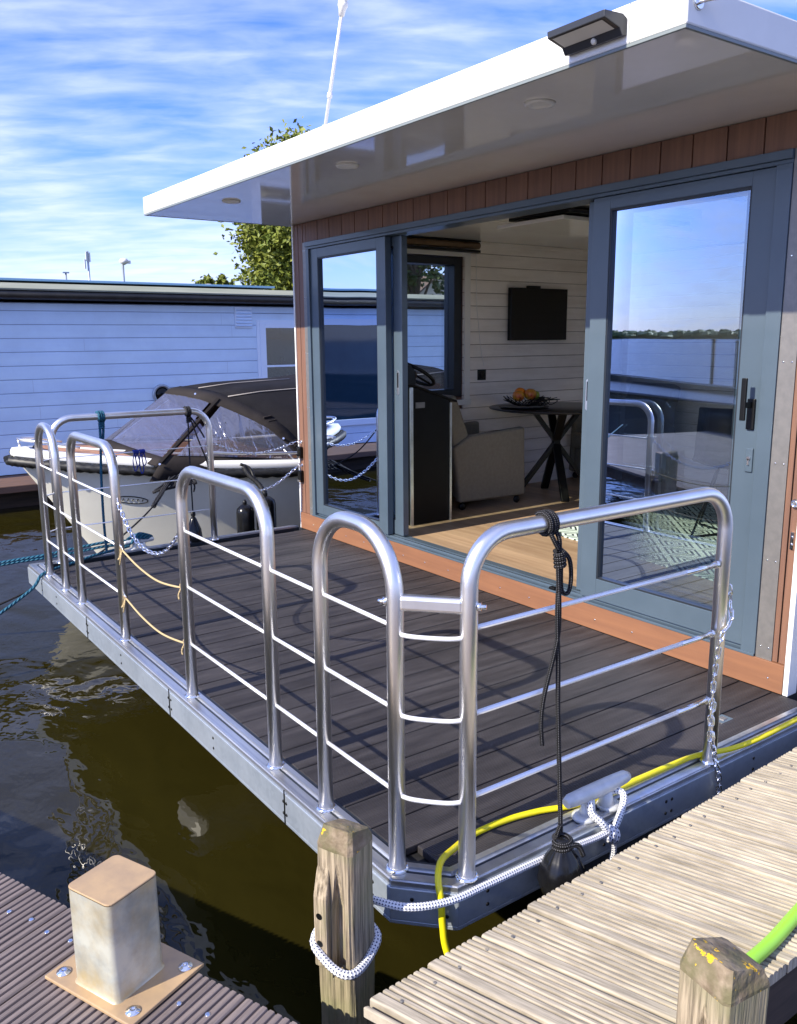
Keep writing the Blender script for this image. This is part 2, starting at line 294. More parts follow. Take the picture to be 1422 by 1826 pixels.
def rugf(t):
    tcn = N(t, 'ShaderNodeTexCoord')
    mpn = N(t, 'ShaderNodeMapping', i={'Rotation': (0, 0, 0.12), 'Scale': (5.6, 7.6, 1)}); t.links.new(tcn.outputs['Object'], mpn.inputs[0])
    s = N(t, 'ShaderNodeSeparateXYZ'); t.links.new(mpn.outputs[0], s.inputs[0])
    u = math_(t, 'ADD', s.outputs[0], s.outputs[1]); v = math_(t, 'SUBTRACT', s.outputs[0], s.outputs[1])
    def tri(x): return math_(t, 'ABSOLUTE', math_(t, 'SUBTRACT', math_(t, 'FRACT', x), 0.5))
    d = math_(t, 'MAXIMUM', tri(math_(t, 'MULTIPLY', u, 0.5)), tri(math_(t, 'MULTIPLY', v, 0.5)))
    w = math_(t, 'FRACT', math_(t, 'MULTIPLY', d, 7.0))
    g = ramp(t, w, [(0.52, 0.0), (0.58, 1.0)])
    p = N(t, 'ShaderNodeBsdfPrincipled', i={'Roughness': 0.9}); t.links.new(mixc(t, g, (0.72, 0.86, 0.76), (0.02, 0.035, 0.04)), p.inputs['Base Color'])
    return p.outputs[0]
M['rug'] = emat('patterned_rug', rugf)

# ------------------------------------------------------------------ mesh builder
def smooth_path(pts, n=8):
    pts = [V(p) for p in pts]; out = []
    for i in range(len(pts)-1):
        p0 = pts[max(i-1, 0)]; p1 = pts[i]; p2 = pts[i+1]; p3 = pts[min(i+2, len(pts)-1)]
        for k in range(n):
            t = k/n
            out.append(0.5*((2*p1)+(p2-p0)*t+(2*p0-5*p1+4*p2-p3)*t*t+(-p0+3*p1-3*p2+p3)*t**3))
    out.append(pts[-1]); return out
def rounded(pts, r, n=8):
    pts = [V(p) for p in pts]; out = [pts[0]]
    for i in range(1, len(pts)-1):
        a = (pts[i-1]-pts[i]); b = (pts[i+1]-pts[i]); rr = min(r, a.length*0.49, b.length*0.49)
        a.normalize(); b.normalize(); A = pts[i]+a*rr; B = pts[i]+b*rr
        c = pts[i]+(a+b)*rr
        if abs(a.dot(b)) < 0.05:
            for k in range(n+1):
                t = k/n*PI/2
                out.append(c-b*rr*math.cos(t)-a*rr*math.sin(t))
        else:
            for k in range(n+1):
                t = k/n; out.append(A*(1-t)**2+2*pts[i]*t*(1-t)+B*t*t)
    out.append(pts[-1]); return out

class MB:
    def __init__(s): s.v = []; s.f = []; s.uv = {}; s.sm = set()
    def add(s, vs, fs, smooth=False):
        o = len(s.v); s.v += [V(x) for x in vs]
        for f in fs:
            if smooth: s.sm.add(len(s.f))
            s.f.append([i+o for i in f])
        return s
    def hexa(s, c):
        return s.add(c, [(3, 2, 1, 0), (4, 5, 6, 7), (0, 1, 5, 4), (1, 2, 6, 5), (2, 3, 7, 6), (3, 0, 4, 7)])
    def box(s, x0, x1, y0, y1, z0, z1):
        x0, x1 = sorted((x0, x1)); y0, y1 = sorted((y0, y1)); z0, z1 = sorted((z0, z1))
        return s.hexa([(x0, y0, z0), (x1, y0, z0), (x1, y1, z0), (x0, y1, z0), (x0, y0, z1), (x1, y0, z1), (x1, y1, z1), (x0, y1, z1)])
    def obox(s, c, hx, hy, hz, rz=0, rx=0, ry=0):
        m = Matrix.Rotation(rz, 3, 'Z') @ Matrix.Rotation(ry, 3, 'Y') @ Matrix.Rotation(rx, 3, 'X'); c = V(c)
        return s.hexa([c+m@V((a*hx, b*hy, d*hz)) for d in (-1, 1) for a, b in ((-1, -1), (1, -1), (1, 1), (-1, 1))])
    def beam(s, a, b, w, h, up=(0, 0, 1)):
        a = V(a); b = V(b); d = (b-a).normalized(); x = d.cross(V(up))
        if x.length < 1e-4: x = d.cross(V((1, 0, 0)))
        x.normalize(); y = x.cross(d)
        return s.hexa([p+x*i*w/2+y*j*h/2 for p in (a, b) for i, j in ((-1, -1), (1, -1), (1, 1), (-1, 1))])
    def prism(s, poly, z0, z1):
        n = len(poly); o = len(s.v)
        s.v += [V((x, y, z0)) for x, y in poly]+[V((x, y, z1)) for x, y in poly]
        s.f.append([o+i for i in reversed(range(n))]); s.f.append([o+n+i for i in range(n)])
        for i in range(n): s.f.append([o+i, o+(i+1) % n, o+n+(i+1) % n, o+n+i])
        return s
    def extr(s, poly3, vec):
        n = len(poly3); o = len(s.v); vec = V(vec); p = [V(q) for q in poly3]
        s.v += p+[q+vec for q in p]
        s.f.append([o+i for i in reversed(range(n))]); s.f.append([o+n+i for i in range(n)])
        for i in range(n): s.f.append([o+i, o+(i+1) % n, o+n+(i+1) % n, o+n+i])
        return s
    def tube(s, pts, r, n=12, closed=False, caps=True, lobes=0, tw=0.0, lamp=0.25):
        pts = [V(p) for p in pts]; m = len(pts); T = []
        for i in range(m):
            a = pts[(i-1) % m] if (closed or i > 0) else pts[i]; b = pts[(i+1) % m] if (closed or i < m-1) else pts[i]
            T.append((b-a).normalized())
        x = T[0].orthogonal().normalized(); o = len(s.v); L = 0
        for i in range(m):
            if i: L += (pts[i]-pts[i-1]).length
            x = (x-T[i]*x.dot(T[i])).normalized(); y = T[i].cross(x)
            ri = r(i/(m-1)) if callable(r) else r
            for k in range(n):
                a = 2*PI*k/n; rr = ri
                if lobes: rr = ri*(1-lamp+lamp*abs(math.cos((a+tw*L)*lobes/2)))
                s.v.append(pts[i]+x*rr*math.cos(a)+y*rr*math.sin(a))
        L = 0; ms = m if closed else m-1
        for i in range(ms):
            L2 = L+(pts[(i+1) % m]-pts[i]).length
            for k in range(n):
                k2 = (k+1) % n; i2 = (i+1) % m
                s.sm.add(len(s.f)); s.uv[len(s.f)] = [(k/n, L), ((k+1)/n, L), ((k+1)/n, L2), (k/n, L2)]
                s.f.append([o+i*n+k, o+i*n+k2, o+i2*n+k2, o+i2*n+k])
            L = L2
        if caps and not closed:
            s.f.append([o+k for k in reversed(range(n))]); s.f.append([o+(m-1)*n+k for k in range(n)])
        return s
    def cyl(s, a, b, r, n=16, r2=None):
        if r2 is None: return s.tube([a, b], r, n)
        return s.tube([a, b], lambda t: r+(r2-r)*t, n)
    def lathe(s, prof, c=(0, 0, 0), n=20, axis=(0, 0, 1)):
        c = V(c); q = V((0, 0, 1)).rotation_difference(V(axis)); o = len(s.v); m = len(prof)
        for r, z in prof:
            for k in range(n):
                a = 2*PI*k/n; s.v.append(c+q@V((r*math.cos(a), r*math.sin(a), z)))
        for i in range(m-1):
            for k in range(n):
                k2 = (k+1) % n; s.sm.add(len(s.f)); s.f.append([o+i*n+k, o+i*n+k2, o+(i+1)*n+k2, o+(i+1)*n+k])
        if prof[0][0] > 1e-5: s.f.append([o+k for k in reversed(range(n))])
        if prof[-1][0] > 1e-5: s.f.append([o+(m-1)*n+k for k in range(n)])
        return s
    def grid(s, rows, smooth=True, flip=False):
        o = len(s.v); m = len(rows); n = len(rows[0])
        for r in rows: s.v += [V(p) for p in r]
        for i in range(m-1):
            for k in range(n-1):
                f = [o+i*n+k, o+i*n+k+1, o+(i+1)*n+k+1, o+(i+1)*n+k]
                if smooth: s.sm.add(len(s.f))
                s.f.append(f[::-1] if flip else f)
        return s
    def screw(s, c, nrm, r=0.006, h=0.003):
        return s.lathe([(r, 0), (r*0.9, h*0.6), (r*0.5, h)], c, 8, nrm)

W_ = {}
def build(name, mb, m, origin, bevel=0, rest=None, solid=0, seg=2):
    me = bpy.data.meshes.new(name)
    inv = origin.inverted() if isinstance(origin, Matrix) else Matrix.Translation(-V(origin))
    me.from_pydata([inv@v for v in mb.v], [], mb.f)
    for i in mb.sm: me.polygons[i].use_smooth = True
    if mb.uv:
        l = me.uv_layers.new(name='UVMap').data
        for i, uvs in mb.uv.items():
            for k, li in enumerate(me.polygons[i].loop_indices): l[li].uv = uvs[k]
    me.materials.append(m if not isinstance(m, str) else M[m])
    me.validate(); me.update()
    o = bpy.data.objects.new(name, me); col.objects.link(o)
    if solid:
        q = o.modifiers.new('solid', 'SOLIDIFY'); q.thickness = solid; q.offset = 0
    if bevel:
        q = o.modifiers.new('bevel', 'BEVEL'); q.width = bevel; q.segments = seg; q.limit_method = 'ANGLE'; q.angle_limit = math.radians(40)
    return o
def tags(o, label, cat, group=None, kind=None):
    if label: o['label'] = label
    if cat: o['category'] = cat
    if group: o['group'] = group
    if kind: o['kind'] = kind
def root(name, label, cat, loc=(0, 0, 0), rz=0, group=None, kind=None):
    o = bpy.data.objects.new(name, None); col.objects.link(o); o.empty_display_size = 0.1
    o.location = loc; o.rotation_euler = (0, 0, rz)
    W_[o.name] = Matrix.Translation(V(loc)) @ Matrix.Rotation(rz, 4, 'Z')
    tags(o, label, cat, group, kind); return o
def part(name, mb, m, parent, local=False, label=None, **kw):
    Wm = W_[parent.name]
    o = build(name, mb, m, Matrix.Identity(4) if local else Wm, **kw)
    o.parent = parent; W_[o.name] = Wm
    if label: o['label'] = label
    return o
def pieces(mb):
    n = len(mb.v); par = list(range(n))
    def f(a):
        while par[a] != a: par[a] = par[par[a]]; a = par[a]
        return a
    for fc_ in mb.f:
        for q in fc_[1:]: par[f(q)] = f(fc_[0])
    gr = {}
    for i, fc_ in enumerate(mb.f): gr.setdefault(f(fc_[0]), []).append(i)
    for fs in gr.values():
        m2 = MB(); mp_ = {}
        for i in fs:
            nf = []
            for q in mb.f[i]:
                if q not in mp_: mp_[q] = len(m2.v); m2.v.append(mb.v[q])
                nf.append(mp_[q])
            if i in mb.sm: m2.sm.add(len(m2.f))
            if i in mb.uv: m2.uv[len(m2.f)] = mb.uv[i]
            m2.f.append(nf)
        yield m2
def parts(name, mb, m, parent, **kw):
    o = None
    for m2 in pieces(mb): o = part(name, m2, m, parent, **kw)
    return o
def thing(name, mb, m, label, cat, group=None, kind=None, **kw):
    xs = [v.x for v in mb.v]; ys = [v.y for v in mb.v]; zs = [v.z for v in mb.v]
    org = V(((min(xs)+max(xs))/2, (min(ys)+max(ys))/2, min(zs))) if kind is None else V((0, 0, 0))
    o = build(name, mb, m, org, **kw); o.location = org
    W_[o.name] = Matrix.Translation(org)
    tags(o, label, cat, group, kind); return o
def struct(name, mb, m, **kw):
    return thing(name, mb, m, None, None, kind='structure', **kw)
def dup(o, loc, label=None, rz=None, parent=None):
    c = o.copy(); col.objects.link(c)
    if parent is None:
        c.location = loc
        if rz is not None: c.rotation_euler = (0, 0, rz)
        if label: c['label'] = label
    else: c.parent = parent
    for ch in o.children: dup(ch, None, parent=c)
    return c

# ================================================================== SETTING
w = MB(); w.add([(-2500, -2500, -0.6), (4000, -2500, -0.6), (4000, 4000, -0.6), (-2500, 4000, -0.6)], [(0, 1, 2, 3)])
struct('water', w, 'water')
g = MB(); g.box(17, 140, -140, 12, -0.9, -0.25)
struct('ground', g, 'grass')
g = MB()
pp = [(-1500, 640)]+[(x, 640+random.uniform(-12, 12)) for x in range(-1400, 2400, 90)]+[(2500, 640), (2500, 1100), (-1500, 1100)]
g.prism(pp, -1.2, 0.3)
struct('far_shore', g, 'grass')
# far wooded shore: one mass of distant crowns
b = MB()
for i in range(1100):
    x = random.uniform(-100, 1200); y = random.uniform(665, 720)
    h = random.uniform(1.5, 4.6)*(0.75+0.5*mnoise.noise(V((x/60, 0, 0)))); rr = random.uniform(4, 8)
    rows = []
    for a in range(7):
        th = PI*a/6; row = []
        for k in range(9):
            ph = 2*PI*k/8; q = 1+0.3*mnoise.noise(V((x+math.cos(ph)*2, a*0.9, math.sin(ph)*2)))
            row.append((x+rr*q*math.sin(th)*math.cos(ph), y+rr*q*math.sin(th)*math.sin(ph), 0.2+h*q*(1+math.cos(th))))
        rows.append(row)
    b.grid(rows, smooth=False)
thing('far_trees', b, 'leaf2', 'dark band of trees along the far shore of the lake, seen mirrored in the door glass', 'trees', kind='stuff')

# ================================================================== HOUSEBOAT
HB = root('houseboat', 'white-roofed houseboat with dark grooved terrace, orange-brown cladding and blue-grey sliding doors', 'houseboat', (3.7, -3.6, -0.6))
XR, XL, YF = 1.75, 5.80, -3.20
# deck boards along y
b = MB(); k = 0
xs = [3.157+0.15*i for i in range(-10, 18)]
for i in range(len(xs)-1):
    x0 = max(xs[i]+0.0035, 1.668); x1 = min(xs[i+1]-0.0035, 5.742)
    if x1-x0 < 0.02: continue
    y0, y1 = -3.19, -1.285
    if x0 < 1.75: y1 = -1.345
    b.box(x0, x1, y0, y1, -0.025, 0.0)
part('deck_boards', b, 'deck', HB, bevel=0.0035)
b = MB(); b.box(1.66, 5.75, -3.19, -1.3, -0.06, -0.030); part('deck_frame', b, 'dark', HB)
# aluminium channel trim round the deck
def trim_path(ins, z0, z1, w, mb):
    o = ins
    P = [(5.925-o, -3.19), (5.925-o, -1.185-o), (1.715+o*0.42, -1.185-o), (1.578+o, -1.315-o*0.42), (1.578+o, -3.19)]
    Q = [(5.925-o-w, -3.19), (5.925-o-w, -1.185-o-w), (1.715+(o+w)*0.42, -1.185-o-w), (1.578+o+w, -1.315-(o+w)*0.42), (1.578+o+w, -3.19)]
    for i in range(4):
        mb.prism([P[i], P[i+1], Q[i+1], Q[i]][::-1], z0, z1)
b = MB(); trim_path(0.006, -0.02, -0.004, 0.082, b)
part('edge_trim', b, 'alu', HB)
b = MB(); trim_path(0.062, -0.004, 0.006, 0.020, b); trim_path(0.010, -0.004, 0.001, 0.010, b)
part('edge_bead', b, 'alu', HB)
b = MB(); trim_path(0.048, -0.0039, -0.0025, 0.007, b); trim_path(0.0895, -0.028, -0.002, 0.012, b)
part('edge_channel', b, 'frame_dark', HB)
# galvanised side beam
b = MB(); trim_path(0.0, -0.118, -0.021, 0.012, b)
trim_path(-0.0, -0.130, -0.118, 0.07, b)
part('side_beam', b, 'galv', HB, bevel=0.002)
b = MB()
for x in (1.80, 1.83, 2.31, 2.33, 2.9, 3.34, 3.37, 4.0, 4.55, 4.58, 5.2, 5.55):
    for z in (-0.05, -0.092): b.screw((x, -1.185, z), (0, 1, 0), 0.006)
for y in (-1.42, -1.9, -2.2, -2.23, -2.7):
    for z in (-0.05, -0.092): b.screw((1.578, y, z), (-1, 0, 0), 0.006)
b.screw((1.67, -1.2266, -0.05), (-0.69, 0.72, 0), 0.006); b.screw((1.60, -1.293, -0.09), (-0.69, 0.72, 0), 0.006)
parts('beam_bolt', b, 'blackmetal', HB)
b = MB()
for x in (2.32, 3.355, 4.565): b.box(x-0.0015, x+0.0015, -1.1845, -1.181, -0.129, -0.005)
parts('beam_joint', b, 'blackmetal', HB)
# floats below
b = MB()
for x0, x1, yy in ((1.95, 3.3, -2.2), (3.62, 5.7, -2.0)):
    b.box(x0, x1, -7.0, yy, -0.85, -0.14)
parts('float', b, 'dark', HB, bevel=0.05)
b = MB(); b.box(3.62, 3.93, -1.99, -1.36, -0.40, -0.16)
part('float_end', b, 'white', HB, bevel=0.08, seg=4)
# hull floor & walls
T = 0.10
b = MB(); b.box(XR, XL, -6.9, YF-0.001, -0.12, 0.125)
part('house_base', b, 'dark', HB)
b = MB()
# front wall above door: vertical boards (pitch .1635), solid backing behind
for i in range(26):
    x1 = 5.602-0.1625*i; x0 = x1-0.1625+0.006
    x0 = max(x0, 1.83)
    if x1 <= 1.9: break
    b.box(x0, x1, YF, YF-0.02, 2.14, 2.274)
for x0, x1 in ((5.655, 5.718), (5.724, 5.785)): b.box(x0, x1, YF, YF-0.02, 0.128, 2.274)
b.box(5.605, 5.649, YF, YF-0.02, 2.14, 2.274)
for x0, x1 in ((1.765, 1.797), (1.803, 1.825)): b.box(x0, x1, YF, YF-0.02, 0.128, 2.274)
part('front_cladding', b, 'orange', HB, bevel=0.002)
b = MB(); b.box(1.765, 5.785, YF+0.012, YF-0.02, 0.002, 0.127)
part('base_board', b, 'orange_h', HB, bevel=0.002)
b = MB()
for i in range(17): b.screw((1.83+i*0.235, YF+0.012, 0.055), (0, 1, 0), 0.005)
parts('base_screw', b, 'steel_bright', HB)
b = MB()
b.box(1.77, 1.90, YF-0.021, YF-T, 0.125, 2.27); b.box(5.60, 5.79, YF-0.021, YF-T, 0.125, 2.27); b.box(1.9, 5.6, YF-0.021, YF-T, 2.14, 2.27)
part('front_wall', b, 'frame_dark', HB)
b = MB()
b.box(5.786, 5.802, YF+0.008, YF-0.06, 0.0, 2.275); b.box(1.742, 1.764, YF+0.008, YF-0.06, 0.0, 2.275)
parts('corner_strip', b, 'white', HB, bevel=0.002)
# side and back walls; left wall has window opening y -4.66..-3.62, z .98..2.1
b = MB()
b.box(5.62, XL-0.015, -6.9, -4.68, 0.125, 2.27); b.box(5.62, XL-0.015, -3.55, YF-T, 0.125, 2.27)
b.box(5.62, XL-0.015, -4.68, -3.55, 0.125, 0.96); b.box(5.62, XL-0.015, -4.68, -3.55, 2.11, 2.27)
b.box(XR+0.015, 1.86, -6.9, -6.3, 0.125, 2.27); b.box(XR+0.015, 1.86, -4.2, YF-T, 0.125, 2.27); b.box(XR+0.015, 1.86, -6.3, -4.2, 0.125, 0.80); b.box(XR+0.015, 1.86, -6.3, -4.2, 2.1, 2.27); b.box(1.86, 5.62, -6.9, -6.8, 0.125, 2.27)  # right wall left open for the added window that lights the cabin
part('side_wall', b, 'orange', HB)
b = MB()
z = 0.128
while z < 2.2:
    z1 = min(z+0.106, 2.225)
    if z1 > 0.96 and z < 2.11:
        b.box(5.600, 5.619, -6.79, -4.68, z, z1-0.004)
    else: b.box(5.600, 5.619, -6.79, -3.31, z, z1-0.004)
    b.box(1.862, 5.6, -6.798, -6.78, z, z1-0.004)
    if z1 > 0.80 and z < 2.1:
        b.box(1.8615, 1.875, -4.2, -3.31, z, z1-0.004); b.box(1.8615, 1.875, -6.779, -6.3, z, z1-0.004)
    else: b.box(1.8615, 1.875, -6.779, -3.31, z, z1-0.004)
    z += 0.106
b.box(5.585, 5.62, -6.78, -3.31, 2.205, 2.235)
part('inner_planks', b, 'planks', HB, bevel=0.003)
b = MB(); b.box(1.861, 5.60, -6.78, YF-T-0.001, 2.236, 2.262)
part('ceiling', b, 'ceil', HB)
b = MB(); b.box(3.05, 3.4, -6.7, -3.32, 2.21, 2.2355); b.box(4.55, 4.62, -6.7, -3.32, 2.228, 2.2355)
parts('ceiling_batten', b, 'ceil', HB)
b = MB(); b.box(1.861, 5.599, -6.779, YF-T, 0.1255, 0.14); part('floor', b, 'floor', HB)
# left side window
wd = MB()
for a in ((-4.68, -4.60, 0.97, 2.10), (-3.63, -3.55, 0.97, 2.10), (-4.60, -3.63, 0.97, 1.03), (-4.60, -3.63, 2.04, 2.10)):
    wd.box(5.625, 5.76, a[0], a[1], a[2], a[3])
wf = part('side_window', wd, 'frame_dark', HB, bevel=0.003)
b = MB(); b.box(5.70, 5.712, -4.60, -3.63, 1.03, 2.04); part('pane', b, 'glass2', wf)
b = MB(); b.box(5.590, 5.598, -4.745, -4.685, 0.92, 2.16); b.box(5.590, 5.598, -4.685, -3.5, 2.105, 2.16); b.box(5.57, 5.60, -4.745, -3.5, 0.90, 0.945)
part('window_trim', b, 'ceil', wf)
wd = MB()  # unseen right-wall window, added to let sky light brighten the cabin
for a in ((-6.3, -6.22, 0.8, 2.1), (-4.28, -4.2, 0.8, 2.1), (-6.22, -4.28, 0.8, 0.88), (-6.22, -4.28, 2.02, 2.1)): wd.box(1.775, 1.855, a[0], a[1], a[2], a[3])
fill_window = part('side_window', wd, 'frame_dark', HB, bevel=0.003)
b = MB(); b.box(1.81, 1.82, -6.22, -4.28, 0.88, 2.02); part('pane', b, 'glass2', fill_window)
# roof
RX0, RX1, RY = 1.600, 5.875, -2.115
b = MB(); b.box(RX0, RX1, -7.1, RY, 2.2835, 2.392)
part('roof', b, 'white', HB, bevel=0.006)
b = MB(); b.box(RX0+0.012, RX1-0.012, -7.09, RY-0.012, 2.2765, 2.2833)
part('soffit', b, 'soffit', HB)
b = MB(); b.box(RX0+0.001, RX1-0.001, RY-0.011, RY-0.001, 2.2745, 2.2833); b.box(RX0+0.001, RX0+0.011, -7.08, RY-0.012, 2.2745, 2.2833); b.box(RX1-0.011, RX1-0.001, -7.08, RY-0.012, 2.2745, 2.2833)
part('drip_trim', b, 'roofgrey', HB)
b = MB()
for x in (1.795, 4.35): b.box(x-0.0012, x+0.0012, RY-0.001, RY+0.0008, 2.286, 2.390)
parts('fascia_joint', b, 'roofgrey', HB)
# steel strips beside the door frame
b = MB(); b.box(1.826, 1.898, YF+0.003, YF-0.02, 0.10, 2.139); b.box(5.604, 5.652, YF+0.003, YF-0.02, 0.10, 2.139)
st = parts('cover_strip', b, 'strip', HB)
b = MB()
for z in (0.18, 0.55, 0.95, 1.35, 1.75, 2.08):
    for x in (1.842, 1.878, 5.616, 5.642): b.screw((x, YF+0.003, z), (0, 1, 0), 0.0045)
parts('strip_screw', b, 'steel_bright', st)
# door frame
b = MB()
b.box(1.900, 5.600, YF+0.018, YF-0.09, 2.104, 2.138)
b.box(1.900, 5.600, YF+0.006, YF-0.12, 2.088, 2.104)
b.box(1.900, 1.965, YF+0.010, YF-0.12, 0.127, 2.088); b.box(5.560, 5.600, YF+0.010, YF-0.12, 0.127, 2.088)
b.box(1.900, 5.600, YF+0.016, YF-0.02, 0.128, 0.140); b.box(1.900, 5.600, YF-0.02, YF-0.045, 0.128, 0.150)
b.box(1.900, 5.600, YF-0.052, YF-0.075, 0.128, 0.150); b.box(1.900, 5.600, YF-0.082, YF-0.12, 0.128, 0.146)
dfm = part('door_frame', b, 'frame', HB, bevel=0.002)
b = MB(); b.box(3.05, 3.09, YF+0.017, YF-0.01, 0.141, 0.155); part('door_stop', b, 'plastic_black', dfm, bevel=0.002)
def leaf(x0, x1, y, zt, zb, sl_, sr, gz0, gz1, pane=True):
    """a sliding leaf: left (far) stile width sl_, right (near) stile width sr"""
    m_ = MB(); yb = y-0.045
    m_.box(x1-sl_, x1, y, yb, zb, zt); m_.box(x0, x0+sr, y, yb, zb, zt)
    m_.box(x0+sr, x1-sl_, y, yb, gz1, zt); m_.box(x0+sr, x1-sl_, y, yb, zb, gz0)
    o = part('sliding_door', m_, 'frame', HB, bevel=0.002)
    g_ = MB(); e = 0.008
    gx0, gx1 = x0+sr, x1-sl_
    g_.box(gx0, gx0+e, y-0.004, yb+0.004, gz0, gz1); g_.box(gx1-e, gx1, y-0.004, yb+0.004, gz0, gz1)
    g_.box(gx0+e, gx1-e, y-0.004, yb+0.004, gz0, gz0+e); g_.box(gx0+e, gx1-e, y-0.004, yb+0.004, gz1-e, gz1)
    part('gasket', g_, 'frame_dark', o)
    p_ = MB(); yy = y-0.022
    p_.add([(gx0+e, yy, gz0+e), (gx1-e, yy, gz0+e), (gx1-e, yy, gz1-e), (gx0+e, yy, gz1-e)], [(0, 1, 2, 3)])
    part('pane', p_, 'glass', o)
    return o
LO = YF-0.004
dR = leaf(1.966, 2.888, LO, 2.086, 0.155, 0.10, 0.105, 0.262, 2.030)
dL = leaf(4.612, 5.558, LO, 2.086, 0.155, 0.10, 0.10, 0.228, 2.022)
LI = YF-0.062
dR2 = leaf(2.03, 2.969, LI, 2.086, 0.155, 0.09, 0.09, 0.25, 2.03)
dL2 = leaf(4.514, 5.42, LI, 2.086, 0.155, 0.09, 0.09, 0.25, 2.03)
def recess(x, y, o):
    h = MB(); h.extr([(x+0.013*math.cos(a), y, 1.17+(0.065 if math.sin(a) > 0 else -0.065)+0.013*math.sin(a)) for a in [2*PI*k/16 for k in range(16)]], (0, 0.003, 0))
    q = part('recessed_pull', h, 'steel', o)
    h = MB(); h.box(x-0.007, x+0.007, y+0.003, y+0.004, 1.14, 1.235); parts('pull_slot', h, 'plastic_black', q)
recess(4.560, LI, dL2); recess(2.935, LI, dR2)
# lever handle and lock on the right leaf
b = MB(); b.box(1.984, 2.018, LO, LO+0.012, 1.075, 1.20); b.box(1.994, 2.012, LO+0.012, LO+0.055, 1.165, 1.188)
b.box(1.992, 2.014, LO+0.055, LO+0.068, 1.115, 1.285)
part('lever_handle', b, 'blackmetal', dR, bevel=0.003)
b = MB(); b.box(1.979, 2.012, LO, LO+0.008, 0.90, 1.0)
lk = part('lock_plate', b, 'frame', dR, bevel=0.008, seg=3)
b = MB(); b.lathe([(0.008, 0), (0.008, 0.006)], (1.995, LO+0.008, 0.958), 12, (0, 1, 0)); b.box(1.991, 1.999, LO+0.008, LO+0.014, 0.930, 0.955)
part('lock_cylinder', b, 'steel_bright', lk)

# railings ------------------------------------------------------------
RT = 0.0235; YP = -1.237; HT = 0.958; RZ = 0.13
def railing(p0, p1, wires=(0.706, 0.473, 0.230), rad=0.14, wr=0.0062, wn=True):
    p0 = V(p0); p1 = V(p1); up = V((0, 0, HT))
    t = MB(); t.tube(rounded([p0, p0+up, p1+up, p1], rad, 10), RT, 16)
    o = part('railing', t, 'steel', HB)
    fl = MB()
    for p in (p0, p1): fl.lathe([(0.033, -0.004), (0.033, 0.004), (0.026, 0.008)], p, 18)
    parts('foot_flange', fl, 'steel_bright', o)
    if wn:
        for z in wires:
            q = MB(); q.tube([p0+V((0, 0, z)), p1+V((0, 0, z))], wr, 8); part('rail_rod', q, 'rod', o)
    return o
def rods(p0, p1, o, wires=(0.706, 0.473, 0.230)):
    for z in wires:
        q = MB(); q.tube([V(p0)+V((0, 0, z)), V(p1)+V((0, 0, z))], 0.0062, 8); part('rail_rod', q, 'rod', o)
rA = railing((5.540, YP, 0), (5.153, YP, 0), rad=0.17); rB = railing((4.816, YP, 0), (4.068, YP, 0))
rC = railing((3.220, YP, 0), (2.478, YP, 0)); rD = railing((2.139, YP, 0), (1.752, YP, 0), rad=0.17)
rods((5.153, YP, 0), (4.816, YP, 0), rA); rods((2.478, YP, 0), (2.139, YP, 0), rD)
rF = railing((5.83, -1.385, 0), (5.83, -2.480, 0), wires=(0.70, 0.472, 0.232), wr=0.004)
rE = railing((1.607, -1.368, 0), (1.607, -2.470, 0), wires=(0.712, 0.473, 0.234), wr=0.0075, rad=0.13)
# couplings
b = MB()
for z in (0.712, 0.473, 0.234):
    b.tube([(1.607, -2.27, z), (1.607, -2.43, z)], 0.0088, 8); b.lathe([(0.013, -0.008), (0.013, 0.008)], (1.607, -2.435, z), 10, (0, 1, 0))
parts('rod_coupling', b, 'steel_bright', rE)
# corner: flat bar + bent rods
b = MB(); pa = V((1.752, YP, 0)); pb = V((1.607, -1.368, 0)); dd = (pb-pa).normalized()
b.beam(pa+dd*0.012+V((0, 0, 0.775)), pb-dd*0.012+V((0, 0, 0.775)), 0.034, 0.042)
cb = part('corner_bar', b, 'steel', HB, bevel=0.010, seg=3)
b = MB()
for p, s_ in ((pa, -1), (pb, 1)):
    b.tube([p+V((0, 0, 0.775))+dd*s_*0.02, p+V((0, 0, 0.775))+dd*s_*0.045], 0.007, 8)
    b.lathe([(0.012, 0), (0.012, 0.01)], p+V((0, 0, 0.775))+dd*s_*0.022, 8, dd*s_)
parts('corner_bolt', b, 'steel_bright', cb)
nn = V((dd.y, -dd.x, 0)); nn = nn if nn.x < 0 else -nn
for z in (0.690, 0.462, 0.226):
    q = MB(); q.tube(smooth_path([pa+V((0, 0, z)), pa*0.75+pb*0.25+nn*0.022+V((0, 0, z)), pa*0.25+pb*0.75+nn*0.022+V((0, 0, z)), pb+V((0, 0, z))], 6), 0.0065, 8)
    part('corner_rod', q, 'rod', cb)
# far corner bent rods
pc = V((5.54, YP, 0)); pd = V((5.83, -1.385, 0))
for z in (0.70, 0.472, 0.232):
    q = MB(); q.tube(smooth_path([pc+V((0, 0, z)), (pc+pd)/2+V((0.04, 0.03, z)), pd+V((0, 0, z))], 6), 0.0045, 8); part('corner_rod', q, 'rod', rF)
# small eyelets on gate posts
b = MB()
for x, s_ in ((4.068, -1), (3.220, 1)):
    for z in (0.706, 0.473, 0.230):
        b.tube([(x+s_*0.022+0.010*math.cos(a), YP, z+0.010*math.sin(a)) for a in [2*PI*k/10 for k in range(10)]], 0.003, 6, closed=True)
parts('eyelet', b, 'steel_bright', HB)
